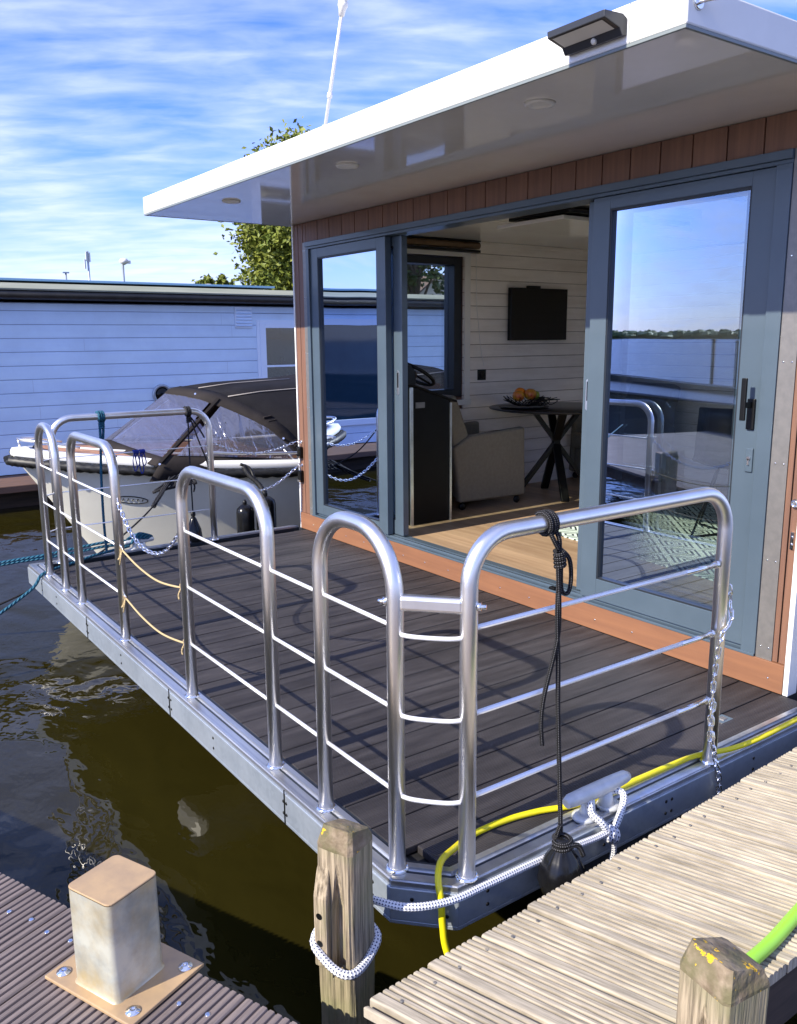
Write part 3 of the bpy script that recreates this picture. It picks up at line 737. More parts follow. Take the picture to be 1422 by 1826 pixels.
# cleats
def cleat(cx_, cy_, ang, o, sc=1.0, zb=0.006):
    c = MB(); R_ = Matrix.Translation((cx_, cy_, zb)) @ Matrix.Rotation(ang, 4, 'Z') @ Matrix.Scale(sc, 4)
    def q(*p): return R_@V(p)
    c.tube([q(-0.125, 0, 0.066), q(-0.11, 0, 0.070), q(-0.05, 0, 0.068), q(0.05, 0, 0.068), q(0.11, 0, 0.070), q(0.125, 0, 0.066)], lambda t: (0.014+0.008*math.sin(PI*t))*sc, 12)
    for x in (-0.035, 0.035): c.tube([q(x*1.25, 0, 0), q(x*1.05, 0, 0.02), q(x, 0, 0.06)], lambda t: (0.026-0.010*t)*sc, 12)
    c.lathe([(0.036*sc, 0), (0.034*sc, 0.008*sc), (0.024*sc, 0.013*sc)], q(-0.05, 0, 0), 16); c.lathe([(0.036*sc, 0), (0.034*sc, 0.008*sc), (0.024*sc, 0.013*sc)], q(0.05, 0, 0), 16)
    return part('cleat', c, 'castalu', o)
cleat(1.617, -1.905, PI/2, HB, 1.12, 0.0)
cleat(5.885, -1.93, PI/2, HB, 0.85, 0.0)
b = MB(); b.box(1.75, 1.80, -2.83, -2.76, 0.0, 0.003)
hl = part('hatch_latch', b, 'steel_bright', HB); b = MB(); b.box(1.762, 1.785, -2.81, -2.785, 0.003, 0.006); part('latch_ring', b, 'strip', hl)
# chain boxes on the left corner and bits on the right corner
for z in (0.60, 0.415):
    b = MB(); b.box(5.735, 5.79, YF, YF+0.028, z-0.045, z+0.045)
    q = part('socket_box', b, 'black_gloss', HB, bevel=0.008, seg=3)
    b = MB(); b.box(5.745, 5.780, YF+0.028, YF+0.034, z-0.043, z-0.028); part('box_lip', b, 'steel_bright', q)
b = MB()
for x, z in ((5.755, 0.68), (5.755, 0.50)):
    b.tube([(x, YF+0.01+0.014*math.cos(a)+0.014, z+0.014*math.sin(a)) for a in [2*PI*k/12 for k in range(12)]], 0.004, 6, closed=True); b.lathe([(0.014, 0), (0.012, 0.006)], (x, YF, z), 12, (0, 1, 0))
b.lathe([(0.020, 0), (0.018, 0.008), (0.006, 0.010)], (1.779, YF, 0.80), 14, (0, 1, 0))
b.tube([(1.779+0.012*math.cos(a), YF+0.012, 0.80+0.012*math.sin(a)) for a in [2*PI*k/12 for k in range(12)]], 0.004, 6, closed=True)
b.box(1.772, 1.786, YF, YF+0.008, 0.615, 0.685); b.screw((1.779, YF+0.008, 0.665), (0, 1, 0), 0.006); b.screw((1.779, YF+0.008, 0.635), (0, 1, 0), 0.006)
parts('wall_fitting', b, 'steel_bright', HB)
# hook on right fascia
b = MB(); b.lathe([(0.022, 0), (0.018, 0.006)], (RX0, -2.163, 2.345), 14, (-1, 0, 0))
b.tube(smooth_path([(RX0, -2.163, 2.345), (RX0-0.03, -2.175, 2.347), (RX0-0.05, -2.215, 2.358), (RX0-0.055, -2.225, 2.385)], 6), 0.006, 8)
part('roof_hook', b, 'steel_bright', HB)

# ---- top-level fittings on the houseboat
rt = root('downlight', 'round white downlight in the soffit above the right-hand door', 'downlight', (2.378, -2.335, 2.2765), group='downlights set in the white soffit')
b = MB(); b.lathe([(0.030, -0.004), (0.040, -0.010), (0.052, -0.010), (0.057, 0.0)], (0, 0, 0), 32); part('bezel', b, 'plastic_white', rt, local=True)
b = MB(); b.lathe([(0.0, -0.0035), (0.033, -0.0035)], (0, 0, 0), 24); part('diffuser', b, 'lens', rt, local=True)
dup(rt, (3.697, -2.352, 2.2765), 'round white downlight in the middle of the soffit, left of the open doorway top')
dup(rt, (4.995, -2.345, 2.2765), 'round white downlight near the far left corner of the soffit')

lx0, lx1 = 1.803, 2.028
rt = root('wall_lamp', 'dark grey solar wall lamp with motion sensor fixed to the white roof fascia', 'wall lamp', ((lx0+lx1)/2, RY, 2.33))
b = MB()
b.extr([(lx0, RY+0.001, 2.353), (lx0, RY+0.001, 2.306), (lx0, RY+0.022, 2.303), (lx0, RY+0.034, 2.322), (lx0, RY+0.098, 2.338), (lx0, RY+0.100, 2.358), (lx0, RY+0.02, 2.362)], (lx1-lx0, 0, 0))
part('lamp_body', b, 'lampgrey', rt, bevel=0.0025)
b2 = MB(); b2.add([(lx0+0.015, RY+0.038, 2.3215), (lx1-0.015, RY+0.038, 2.3215), (lx1-0.015, RY+0.092, 2.3350), (lx0+0.015, RY+0.092, 2.3350)], [(3, 2, 1, 0)]); part('lamp_lens', b2, 'lens', rt)
b = MB(); b.lathe([(0.010, 0), (0.009, 0.005), (0.005, 0.008), (0, 0.009)], (lx0+0.10, RY+0.028, 2.312), 14, (0, 0.8, -0.5)); part('motion_sensor', b, 'plastic_white', rt)

rt = root('antenna', 'white whip antenna with round head rising from the white roof edge', 'antenna', (3.90, -2.34, 2.392))
b = MB(); b.lathe([(0.034, 0), (0.028, 0.02), (0.016, 0.085), (0.012, 0.10)], (3.90, -2.34, 2.392), 16, (-0.25, 0.0, 1)); part('antenna_base', b, 'plastic_white', rt)
at_, ab = V((3.695, -2.34, 2.960)), V((3.875, -2.34, 2.48))
b = MB(); b.tube([ab, at_], 0.0085, 10); b.lathe([(0.013, -0.012), (0.013, 0.012)], ab*0.72+at_*0.28, 12, at_-ab); part('antenna_mast', b, 'plastic_white', rt)
b = MB(); b.lathe([(0.013, -0.03), (0.018, 0.0), (0.024, 0.012), (0.024, 0.03), (0.018, 0.033), (0.026, 0.05), (0.026, 0.075), (0.015, 0.09), (0, 0.092)], at_, 16, at_-ab); part('antenna_head', b, 'plastic_white', rt)

# ---- interior
rt = root('television', 'black flat television on the whitewashed plank wall', 'television', (5.58, -5.505, 1.42))
b = MB(); b.box(5.545, 5.585, -5.85, -5.16, 1.43, 1.875); part('screen_panel', b, 'black_gloss', rt, bevel=0.004)
b = MB(); b.box(5.585, 5.5995, -5.6, -5.4, 1.55, 1.8); b.box(5.555, 5.58, -5.52, -5.37, 1.875, 1.895); parts('tv_mount', b, 'plastic_black', rt)
rt = root('wall_socket', 'black double wall socket on the plank wall left of the television', 'socket', (5.60, -4.88, 1.15))
b = MB(); b.box(5.588, 5.5995, -4.925, -4.835, 1.10, 1.19); part('socket_plate', b, 'plastic_black', rt, bevel=0.003)
b = MB(); b.lathe([(0.028, 0), (0.026, 0.003)], (5.588, -4.88, 1.145), 16, (-1, 0, 0)); part('socket_face', b, 'black_gloss', rt)
rt = root('roller_blind', 'rolled-up brown blind above the small side window', 'blind', (5.55, -4.3, 2.14))
b = MB(); b.tube([(5.555, -4.80, 2.195), (5.555, -3.45, 2.195)], 0.026, 14); part('blind_roll', b, 'blind', rt)
b = MB(); b.box(5.53, 5.575, -4.80, -3.45, 2.138, 2.158); b.box(5.53, 5.575, -4.80, -3.45, 2.222, 2.234); parts('blind_rail', b, 'plastic_black', rt)
b = MB(); b.tube(smooth_path([(5.585, -4.80, 2.19), (5.588, -4.81, 1.75), (5.588, -4.83, 1.60), (5.588, -4.86, 1.38), (5.59, -4.90, 1.22)], 6), 0.002, 6); part('blind_cord', b, 'plastic_white', rt)
rt = root('ceiling_heater', 'white rectangular panel hung below the ceiling over a black rim', 'heater', (3.7, -4.2, 2.10))
b = MB(); b.box(3.46, 4.0, -4.75, -3.60, 2.090, 2.112); part('heater_panel', b, 'ceil', rt, bevel=0.003)
b = MB(); b.box(3.42, 3.90, -4.66, -3.60, 2.122, 2.140); part('heater_rim', b, 'plastic_black', rt)
b = MB(); b.box(3.40, 3.98, -4.75, -3.58, 2.165, 2.236); part('heater_housing', b, 'ceil', rt)

# helm console
rt = root('helm_console', 'black helm console with sloped top and silver edge strips inside the doorway', 'console', (5.05, -3.71, 0.14))
b = MB(); b.extr([(4.795, -3.53, 0.141), (4.795, -3.53, 1.125), (4.795, -3.56, 1.125), (4.795, -3.89, 1.015), (4.795, -3.89, 0.141)], (0.56, 0, 0)); part('console_body', b, 'console', rt, bevel=0.003)
b = MB(); b.extr([(4.785, -3.50, 1.127), (4.785, -3.50, 1.142), (4.785, -3.56, 1.142), (4.785, -3.945, 1.014), (4.785, -3.945, 0.999), (4.785, -3.56, 1.127)], (0.58, 0, 0)); part('console_top', b, 'console', rt, bevel=0.003)
b = MB(); b.box(4.783, 4.7945, -3.548, -3.525, 0.141, 1.12); b.box(4.783, 4.7945, -3.895, -3.880, 0.141, 1.0); parts('edge_strip', b, 'alu', rt)
b = MB(); b.box(4.790, 4.7945, -3.655, -3.575, 0.975, 1.015); part('name_plate', b, 'strip', rt)
b = MB(); b.extr([(4.90, -3.50, 1.143), (4.90, -3.50, 1.25), (4.90, -3.53, 1.27), (4.90, -3.62, 1.27), (4.90, -3.66, 1.22), (4.90, -3.66, 1.11)], (0.17, 0, 0)); part('instrument_pod', b, 'plastic_black', rt, bevel=0.006)
wr = MB(); cw = V((5.10, -3.785, 1.20)); ax = V((0, -0.52, 0.85)).normalized(); e1 = V((1, 0, 0)); e2 = ax.cross(e1)
wr.tube([cw+(e1*math.cos(a)+e2*math.sin(a))*0.165 for a in [2*PI*k/32 for k in range(32)]], 0.014, 10, closed=True)
for k in range(3):
    a = 2*PI*k/3+0.3; wr.tube([cw, cw+(e1*math.cos(a)+e2*math.sin(a))*0.16], 0.009, 8)
wr.lathe([(0.035, -0.10), (0.035, -0.01), (0.02, 0.02)], cw, 16, ax); part('steering_wheel', wr, 'plastic_black', rt)

# armchair
def armchair(name, label, loc, rz, group):
    rt = root(name, label, 'armchair', loc, rz, group)
    # local: faces -y
    for s_ in (-1, 1):
        b = MB(); x = 0.29*s_
        b.extr([(x-0.035, -0.36, 0.07), (x-0.035, 0.30, 0.07), (x-0.035, 0.36, 0.50), (x-0.035, 0.20, 0.585), (x-0.035, -0.34, 0.62)], (0.07, 0, 0))
        part('arm', b, 'taupe', rt, local=True, bevel=0.022, seg=4)
    b = MB(); b.extr([(-0.30, 0.06, 0.20), (-0.30, 0.28, 0.20), (-0.30, 0.42, 0.86), (-0.30, 0.32, 0.90), (-0.30, 0.14, 0.45)], (0.60, 0, 0)); part('backrest', b, 'taupe', rt, local=True, bevel=0.03, seg=4)
    b = MB(); b.box(-0.25, 0.25, -0.40, 0.20, 0.30, 0.45); part('seat', b, 'taupe', rt, local=True, bevel=0.04, seg=4)
    b = MB(); b.box(-0.25, 0.25, -0.34, 0.26, 0.09, 0.295); part('seat_base', b, 'taupe', rt, local=True, bevel=0.01)
    for x, y in ((-0.27, -0.31), (0.27, -0.31), (-0.27, 0.24), (0.27, 0.24)):
        b = MB(); b.lathe([(0.0, -0.014), (0.022, -0.014), (0.030, -0.006), (0.030, 0.006), (0.022, 0.014), (0, 0.014)], (x, y, 0.030), 14, (1, 0, 0)); b.tube([(x, y, 0.03), (x, y, 0.09)], 0.008, 8)
        part('caster', b, 'plastic_black', rt, local=True)
    return rt
ac = armchair('armchair', 'taupe fabric tub armchair on casters behind the helm console', (5.27, -4.44, 0.14), -0.05, 'taupe armchairs at the table')
dup(ac, (5.22, -6.28, 0.14), 'taupe armchair mostly hidden behind the round table', rz=PI-0.2)

rt = root('round_table', 'round dark-topped table on crossed black legs carrying the fruit', 'table', (5.05, -5.24, 0.14))
TZ = 0.885
b = MB(); b.lathe([(0, -0.024), (0.50, -0.024), (0.56, -0.012), (0.565, -0.004), (0.56, 0.0), (0, 0)], (5.05, -5.24, TZ), 48); part('tabletop', b, 'tabletop', rt)
for k in range(4):
    a = PI/4+k*PI/2+0.25; b = MB(); c = V((5.05, -5.24, 0)); d = V((math.cos(a), math.sin(a), 0))
    b.beam(c+d*0.34+V((0, 0, 0.141)), c-d*0.20+V((0, 0, TZ-0.026)), 0.065, 0.035); part('leg', b, 'blackmetal', rt, bevel=0.004)
# fruit dish and fruit
fc = V((5.12, -4.93, TZ))
rt = root('fruit_dish', 'black wire fruit dish heaped with fruit on the round table', 'dish', fc)
b = MB(); b.lathe([(0.14, 0.001), (0.20, 0.012), (0.205, 0.018), (0.195, 0.016), (0.13, 0.006), (0, 0.006)], fc, 32); part('tray', b, 'plastic_black', rt)
b = MB()
for k in range(26):
    a = 2*PI*k/26; b.tube(smooth_path([fc+V((0.04*math.cos(a), 0.04*math.sin(a), 0.02)), fc+V((0.11*math.cos(a+0.3), 0.11*math.sin(a+0.3), 0.045)), fc+V((0.17*math.cos(a+0.5), 0.17*math.sin(a+0.5), 0.085+0.015*math.sin(k*2.1)))], 4), 0.004, 6)
part('wire_bowl', b, 'blackmetal', rt)
def fruit(name, m_, c, r_, label):
    b = MB(); b.lathe([(0.001, -0.85*r_), (0.5*r_, -0.86*r_), (0.88*r_, -0.45*r_), (r_, 0.05*r_), (0.85*r_, 0.55*r_), (0.45*r_, 0.82*r_), (0.12*r_, 0.76*r_), (0.001, 0.68*r_)], c, 18, (0.15*random.uniform(-1, 1), 0.2*random.uniform(-1, 1), 1))
    thing(name, b, m_, label, 'fruit', group='fruit heaped in the dish on the table')
fruit('apple', 'fruit_red', fc+V((-0.02, 0.085, 0.105)), 0.05, 'red and yellow apple at the left end of the fruit dish')
fruit('orange', 'fruit_orange', fc+V((0.03, 0.02, 0.125)), 0.046, 'bright orange at the back of the fruit heap')
fruit('mango', 'fruit_red', fc+V((-0.05, -0.02, 0.115)), 0.052, 'yellow-red fruit in the middle of the heap right of the orange')
fruit('apple', 'fruit_green', fc+V((-0.01, -0.105, 0.10)), 0.045, 'green apple at the right end of the fruit dish')
b = MB(); rr_ = random.Random(3)
for k in range(5):
    b.tube(smooth_path([fc+V((rr_.uniform(-0.15, 0.0), -0.08+rr_.uniform(-0.20, 0.10), rr_.uniform(0.02, 0.09))) for _ in range(9)], 6), 0.0035, 6)
thing('cable_tangle', b, 'blackmetal', 'tangle of thin black cables lying over the tray right of the fruit', 'cable')
# things at the right of the table
rt = root('herb_pot', 'small dark pot of green herbs near the right side of the table', 'plant', (4.88, -5.62, TZ))
b = MB(); b.lathe([(0.03, 0.001), (0.045, 0.06), (0.04, 0.06), (0, 0.05)], (4.88, -5.62, TZ), 16); part('pot', b, 'plastic_black', rt)
b = MB()
for k in range(70):
    c = V((4.88, -5.62, TZ+0.085))+V([random.gauss(0, 0.03) for _ in range(3)]); e = V([random.uniform(-1, 1) for _ in range(3)]).normalized(); f_ = e.orthogonal().normalized()
    b.add([c-e*0.014, c+f_*0.007, c+e*0.014, c-f_*0.007], [(0, 1, 2, 3)])
part('leaves', b, 'leaf2', rt)
b = MB(); b.obox((4.80, -5.50, TZ+0.006), 0.07, 0.10, 0.005, 0.4); b.obox((4.81, -5.51, TZ+0.016), 0.06, 0.085, 0.0045, 0.6)
thing('magazines', b, 'paper', 'small pile of pale magazines on the table beside the herbs', 'magazines')
# rug
ra = 0.12
b = MB(); b.obox((3.04, -5.05, 0.144), 1.05, 1.0, 0.0035, -ra*0.9)
thing('rug', b, 'rug', 'mint and black geometric diamond rug on the cabin floor', 'rug', bevel=0.002)
# wire-legged chair on the rug
rt = root('cafe_chair', 'black shell chair with thin crossed metal legs standing on the rug', 'chair', (3.25, -5.05, 0.148), 0.5)
b = MB(); S4 = [(-0.22, -0.22), (0.22, -0.22), (0.22, 0.22), (-0.22, 0.22)]
for x, y in S4:
    q = MB(); q.tube([(x, y, 0.008), (x*0.45, y*0.45, 0.44)], 0.008, 8); part('leg', q, 'blackmetal', rt, local=True)
q = MB(); q.tube([(-0.22, -0.22, 0.008), (0.22, 0.22, 0.008)], 0.008, 8); q.tube([(0.22, -0.22, 0.009), (-0.22, 0.22, 0.009)], 0.0075, 8); part('floor_brace', q, 'blackmetal', rt, local=True)
q = MB(); q.grid([[(x*0.24, y*0.23, 0.46+0.05*(abs(x)**2.2)+0.02*y) for x in [i/4-1 for i in range(9)]] for y in [i/4-1 for i in range(9)]]); part('seat', q, 'plastic_black', rt, local=True, solid=0.02)
q = MB(); q.grid([[(x*(0.24-0.03*t), 0.23+0.10*t-0.10*abs(x)**2, 0.50+0.36*t) for x in [i/4-1 for i in range(9)]] for t in [i/5 for i in range(6)]]); part('backrest', q, 'plastic_black', rt, local=True, solid=0.02)

# ================================================================== ROPES, CHAINS, HOSES
def chain(name, pts, label, group, pitch=0.026, r=0.0028, lw=0.0085, m_='steel_bright', cat='chain'):
    P_ = smooth_path(pts, 30); b = MB(); acc = 0; k = 0
    # resample
    rs = [P_[0]]; need = pitch
    for i in range(1, len(P_)):
        a = P_[i-1]; c = P_[i]; L = (c-a).length
        while L >= need and L > 0:
            a = a+(c-a)*(need/L); rs.append(a); L = (c-a).length; need = pitch
        need -= L
    for i in range(len(rs)-1):
        c = (rs[i]+rs[i+1])/2; t = (rs[i+1]-rs[i]).normalized(); s1 = t.cross(V((0.3, 0.2, 1))).normalized(); s2 = t.cross(s1)
        w_ = s1 if i % 2 else s2; w_ = (w_+0.25*(s2 if i % 2 else s1)).normalized(); hl_ = pitch*0.68
        loop = [c+t*(hl_-lw)*(1 if math.cos(a) > 0 else -1)+t*lw*math.cos(a)+w_*lw*math.sin(a) for a in [2*PI*(j+0.5)/10 for j in range(10)]]
        b.tube(loop, r, 6, closed=True)
    return thing(name, b, m_, label, cat, group)
CG = 'chains across the railing openings'
chain('chain', [(4.045, YP, 0.70), (3.86, YP+0.005, 0.58), (3.66, YP+0.005, 0.535), (3.45, YP, 0.57), (3.243, YP, 0.70)], 'slack chain across the gate gap on the water side, above the two twines', CG)
chain('chain', [(5.83, -2.505, 0.715), (5.80, -2.72, 0.635), (5.79, -2.86, 0.62), (5.775, -3.02, 0.645), (5.757, -3.165, 0.69)], 'upper chain from the far railing to the upper black box on the house corner', CG)
chain('chain', [(5.83, -2.505, 0.475), (5.81, -2.65, 0.38), (5.79, -2.80, 0.335), (5.775, -2.95, 0.36), (5.765, -3.10, 0.45), (5.757, -3.165, 0.50)], 'lower chain from the far railing to the lower black box on the house corner', CG)
chain('chain', [(1.600, -2.505, 0.63), (1.598, -2.515, 0.56), (1.575, -2.49, 0.515), (1.572, -2.44, 0.475), (1.578, -2.425, 0.36), (1.577, -2.415, 0.20), (1.578, -2.425, 0.075)], 'chain hooked on the near railing post and hanging down to the deck edge', CG, pitch=0.030)
chain('chain', [(1.585, -2.44, 0.23), (1.582, -2.432, 0.14), (1.572, -2.445, 0.04), (1.568, -2.458, -0.005), (1.562, -2.466, -0.05), (1.560, -2.472, -0.13)], 'short chain end dangling over the side beam at the near post', CG, pitch=0.026)
for z, z2, lb in ((0.473, 0.44, 'upper pale twine tied across the gate gap below the chain'), (0.232, 0.20, 'lower pale twine tied across the gate gap nearest the deck')):
    b = MB()
    b.tube(smooth_path([(4.02, YP, z-0.01), (3.80, YP, z-0.045+0.0), (3.55, YP, z-0.055), (3.28, YP, z-0.02), (3.245, YP, z)], 8), 0.0045, 8)
    b.tube(smooth_path([(4.03, YP, z-0.005), (4.04, YP+0.01, z-0.05), (4.06, YP+0.015, z-0.06)], 5), 0.0045, 6)
    b.tube(smooth_path([(4.03, YP, z-0.005), (4.02, YP+0.01, z-0.04), (4.045, YP+0.01, z-0.085)], 5), 0.004, 6)
    b.tube(smooth_path([(3.27, YP, z-0.015), (3.285, YP+0.01, z-0.05), (3.28, YP+0.01, z-0.07)], 5), 0.004, 6)
    for x in (4.03, 3.27): b.lathe([(0.002, -0.012), (0.010, -0.004), (0.010, 0.004), (0.002, 0.012)], (x, YP, z-0.008), 8, (1, 0, 0.2))
    thing('twine', b, 'twine', lb, 'twine', 'twines across the gate gap')
    b = MB()
    for j in range(3):
        c = V((4.046-0.009*j, YP, z+0.004-0.004*j)); b.tube([c+V((0.009*math.cos(a), 0.004*(j % 2)*math.sin(a), 0.006*math.sin(a))) for a in [2*PI*q/8 for q in range(8)]], 0.0022, 6, closed=True)
    thing('shackle', b, 'steel_bright', 'small shackle links holding the %s twine to the post' % lb.split()[0], 'shackle', 'shackles on the gate post')

def wraps(b, c, axis, R, n, r, sp, nn_=14):
    c = V(c); axis = V(axis).normalized(); e1 = axis.orthogonal().normalized(); e2 = axis.cross(e1)
    pts = []
    for k in range(n*nn_+1):
        a = 2*PI*k/nn_; pts.append(c+e1*R*math.cos(a)+e2*R*math.sin(a)+axis*sp*(k/nn_-n/2))
    b.tube(pts, r, 8)
# black braided rope on the near railing with fender
b = MB(); xr = 1.607
wraps(b, (xr, -1.642, 0.958), (0, 1, 0), RT+0.007, 3, 0.0065, 0.012)
b.tube(smooth_path([(xr-0.02, -1.655, 0.94), (xr-0.03, -1.66, 0.915), (xr-0.03, -1.662, 0.88)], 6), 0.0065, 8)
b.tube(smooth_path([(xr-0.02, -1.632, 0.94), (xr-0.03, -1.640, 0.915), (xr-0.032, -1.655, 0.89)], 6), 0.0065, 8)
wraps(b, (xr-0.034, -1.660, 0.862), (0, 0.1, 1), 0.012, 4, 0.0065, 0.011)
b.tube(smooth_path([(xr-0.03, -1.662, 0.89), (xr-0.045, -1.685, 0.86), (xr-0.04, -1.70, 0.80), (xr-0.035, -1.695, 0.76), (xr-0.03, -1.675, 0.77), (xr-0.03, -1.67, 0.84)], 6), 0.0062, 8)
b.tube(smooth_path([(xr-0.034, -1.66, 0.85), (xr-0.036, -1.655, 0.70), (xr-0.038, -1.662, 0.56), (xr-0.045, -1.660, 0.42), (xr-0.065, -1.655, 0.20), (xr-0.090, -1.638, 0.08)], 10), 0.0068, 8)
b.tube(smooth_path([(xr-0.036, -1.652, 0.85), (xr-0.038, -1.66, 0.70), (xr-0.036, -1.655, 0.62), (xr-0.034, -1.615, 0.48), (xr-0.034, -1.605, 0.40), (xr-0.034, -1.612, 0.33)], 10), 0.0066, 8)
thing('fender_line', b, 'blackrope', 'black braided rope knotted on the near railing and hanging to the pear fender', 'rope')
fx, fy, fz = 1.503, -1.632, -0.035
rt = root('pear_fender', 'black pear-shaped fender hanging between terrace and grey boarded pier', 'fender', (fx, fy, fz-0.09))
b = MB()
rows = []
prof = [(0.0, -0.115), (0.035, -0.076), (0.058, -0.058), (0.068, -0.025), (0.064, 0.012), (0.046, 0.048), (0.028, 0.074), (0.022, 0.092), (0.018, 0.102), (0.0, 0.104)]
for r_, z in prof:
    row = []
    for k in range(49):
        a = 2*PI*k/48; rr = r_*(1-0.05*(0.5+0.5*math.cos(a*10))*(1 if z > 0.0 else 0)*min(1, z/0.04+0.2)) if z > 0 else r_
        row.append((fx+rr*math.cos(a), fy+rr*math.sin(a), fz+z))
    rows.append(row)
b.grid(rows); part('fender_body', b, 'rubber', rt)
b = MB(); wraps(b, (fx, fy, fz+0.090), (0, 0, 1), 0.023, 2, 0.008, 0.014)
b.tube(smooth_path([(fx+0.02, fy, fz+0.09), (fx+0.015, fy+0.005, fz+0.115), (fx+0.01, fy, fz+0.14)], 5), 0.007, 8)
b.tube(smooth_path([(fx-0.022, fy+0.005, fz+0.09), (fx-0.03, fy-0.03, fz+0.085), (fx-0.035, fy-0.048, fz+0.05)], 6), 0.008, 8)
part('fender_rope', b, 'blackrope', rt)

# wooden mooring post with cleat-rope
PA = math.radians(23)
def wpost(name, label, c, rz, half, ztop, zbot, brace=True, slope=0.03):
    rt = root(name, label, 'post', (c[0], c[1], zbot), rz)
    H_ = ztop-zbot; h = half; ch = 0.010
    b = MB(); rows = []
    nz = 44
    for i in range(nz+1):
        z = (H_-slope-0.02)*i/nz; row = []
        k_ = max(0.0, min(1.0, (H_-0.085-z)/0.13)) if brace else 0.0; dn = 0.026*k_; hw = 0.0145*k_+0.0005; nc = -0.012
        if z+zbot < -0.13: dn *= 0.15
        pr = [(-h+ch, -h), (h-ch, -h), (h, -h+ch), (h, h-ch), (h-ch, h), (nc+hw+0.004, h), (nc+hw, h-dn), (nc-hw, h-dn), (nc-hw-0.006, h), (-h+ch, h), (-h, h-ch), (-h, -h+ch)]
        for k in range(12):
            x, y = pr[k]; d_ = 0.0040*mnoise.noise(V((x*9+c[0], y*9, z*3)))+0.0022*mnoise.noise(V((x*60, y*60, z*6)))
            row.append((x*(1+d_/h), y*(1+d_/h), z))
        row.append(row[0]); rows.append(row)
    b.grid(rows, smooth=False)
    part('post_shaft', b, 'post', rt, local=True)
    b = MB(); k2 = 0.80; rows = [rows[-1], [(x*1.0, y*1.0, H_-slope-0.012) for x, y, z in rows[-1]], [(x*k2-0.004, y*k2, H_-0.004+slope*0.5*(y/h)) for x, y, z in rows[-1]], [(x*0.35, y*0.35, H_+slope*0.25*(y/h)) for x, y, z in rows[-1]], [(0, 0, H_+0.001)]*len(row)]
    b.grid(rows, smooth=False)
    part('post_top', b, 'posttop', rt, local=True)
    return rt
pc_ = V((1.660, -1.012))
P1 = wpost('mooring_post', 'weathered square timber mooring post standing in the water, white rope tied round it', (pc_.x, pc_.y), PA, 0.054, 0.262, -1.0)
# side block bolted on the left front face (toward +y side, near -x corner)
ex = V((math.cos(PA), math.sin(PA), 0)); ey = V((-math.sin(PA), math.cos(PA), 0)); C0 = V((pc_.x, pc_.y, 0))
def lp(a, b_, z): return C0+ex*a+ey*b_+V((0, 0, z))
b = MB()
# wedge-topped cheek proud of the +y' face, on the far half, running down
y0, y1 = 0.0545, 0.084
y1 = 0.074
b.add([lp(0.010, y0, 0.165), lp(0.050, y0, 0.165), lp(0.050, y1, 0.085), lp(0.010, y1, 0.085), lp(0.010, y0, -0.118), lp(0.050, y0, -0.118), lp(0.050, y1, -0.110), lp(0.010, y1, -0.110)],
      [(0, 1, 2, 3), (7, 6, 5, 4), (0, 3, 7, 4), (1, 5, 6, 2), (3, 2, 6, 7), (0, 4, 5, 1)])
part('timber_cheek', b, 'post', P1, bevel=0.004)
b = MB()
for z in (0.035, -0.042): b.lathe([(0.0, 0.0005), (0.008, 0.0005), (0.009, 0.0015)], lp(0.032, y1, z), 12, ey)
parts('bolt_hole', b, 'blackmetal', P1)
# white rope round the post then to the cleat
b = MB(); zz = -0.060; R2 = 0.0645; loop = []
for k in range(41):
    a = 2*PI*k/40; ca, sa = math.cos(a), math.sin(a); m_ = (abs(ca)**5+abs(sa)**5)**(-1/5)
    yo = 0.018 if (sa > 0.3) else 0
    loop.append(lp(R2*m_*ca, (R2+yo*max(0, sa))*m_*sa, zz-0.042*math.cos(a-2.6)))
b.tube(loop, 0.0112, 12, closed=False)
b.tube(smooth_path([lp(0.075, -0.03, -0.02), lp(0.02, -0.078, 0.0), (1.600, -1.155, 0.0), (1.562, -1.27, -0.010), (1.560, -1.40, -0.014), (1.559, -1.55, -0.016), (1.556, -1.70, -0.022), (1.552, -1.84, -0.03), (1.548, -1.90, -0.02)], 10), 0.0105, 12)
b.tube(smooth_path([(1.55, -1.895, -0.055), (1.557, -1.865, 0.0), (1.585, -1.845, 0.03), (1.60, -1.85, 0.055), (1.62, -1.86, 0.050), (1.63, -1.87, 0.025)], 8), 0.0112, 12)
b.tube(smooth_path([(1.552, -1.90, -0.04), (1.553, -1.93, -0.005), (1.572, -1.975, 0.03), (1.59, -1.99, 0.048), (1.61, -1.975, 0.052), (1.63, -1.96, 0.03)], 8), 0.0112, 12)
wraps(b, (1.549, -1.895, -0.040), (0, 0.8, 0.5), 0.016, 2, 0.012, 0.022)
b.tube(smooth_path([(1.549, -1.895, -0.05), (1.545, -1.905, -0.09), (1.548, -1.90, -0.14)], 6), 0.010, 12)
thing('mooring_rope', b, 'whiterope', 'white rope flecked dark blue from the timber post to the near deck cleat', 'rope')
# yellow hose
b = MB(); hr = 0.0095
b.tube(smooth_path([(1.600, -3.6, 0.018), (1.585, -2.96, 0.018), (1.578, -2.73, 0.020), (1.596, -2.58, 0.016), (1.640, -2.44, 0.014), (1.652, -2.317, 0.012), (1.655, -2.146, 0.014), (1.664, -1.892, 0.013), (1.712, -1.744, 0.012), (1.735, -1.624, 0.012), (1.735, -1.498, 0.012), (1.700, -1.395, 0.022), (1.660, -1.320, 0.035), (1.620, -1.278, 0.020), (1.594, -1.268, -0.03), (1.580, -1.262, -0.09), (1.560, -1.262, -0.16), (1.50, -1.28, -0.26), (1.42, -1.33, -0.30)], 12), hr, 14)
thing('yellow_hose', b, 'yellow', 'yellow hose lying along the terrace edge and dropping at the corner', 'hose')

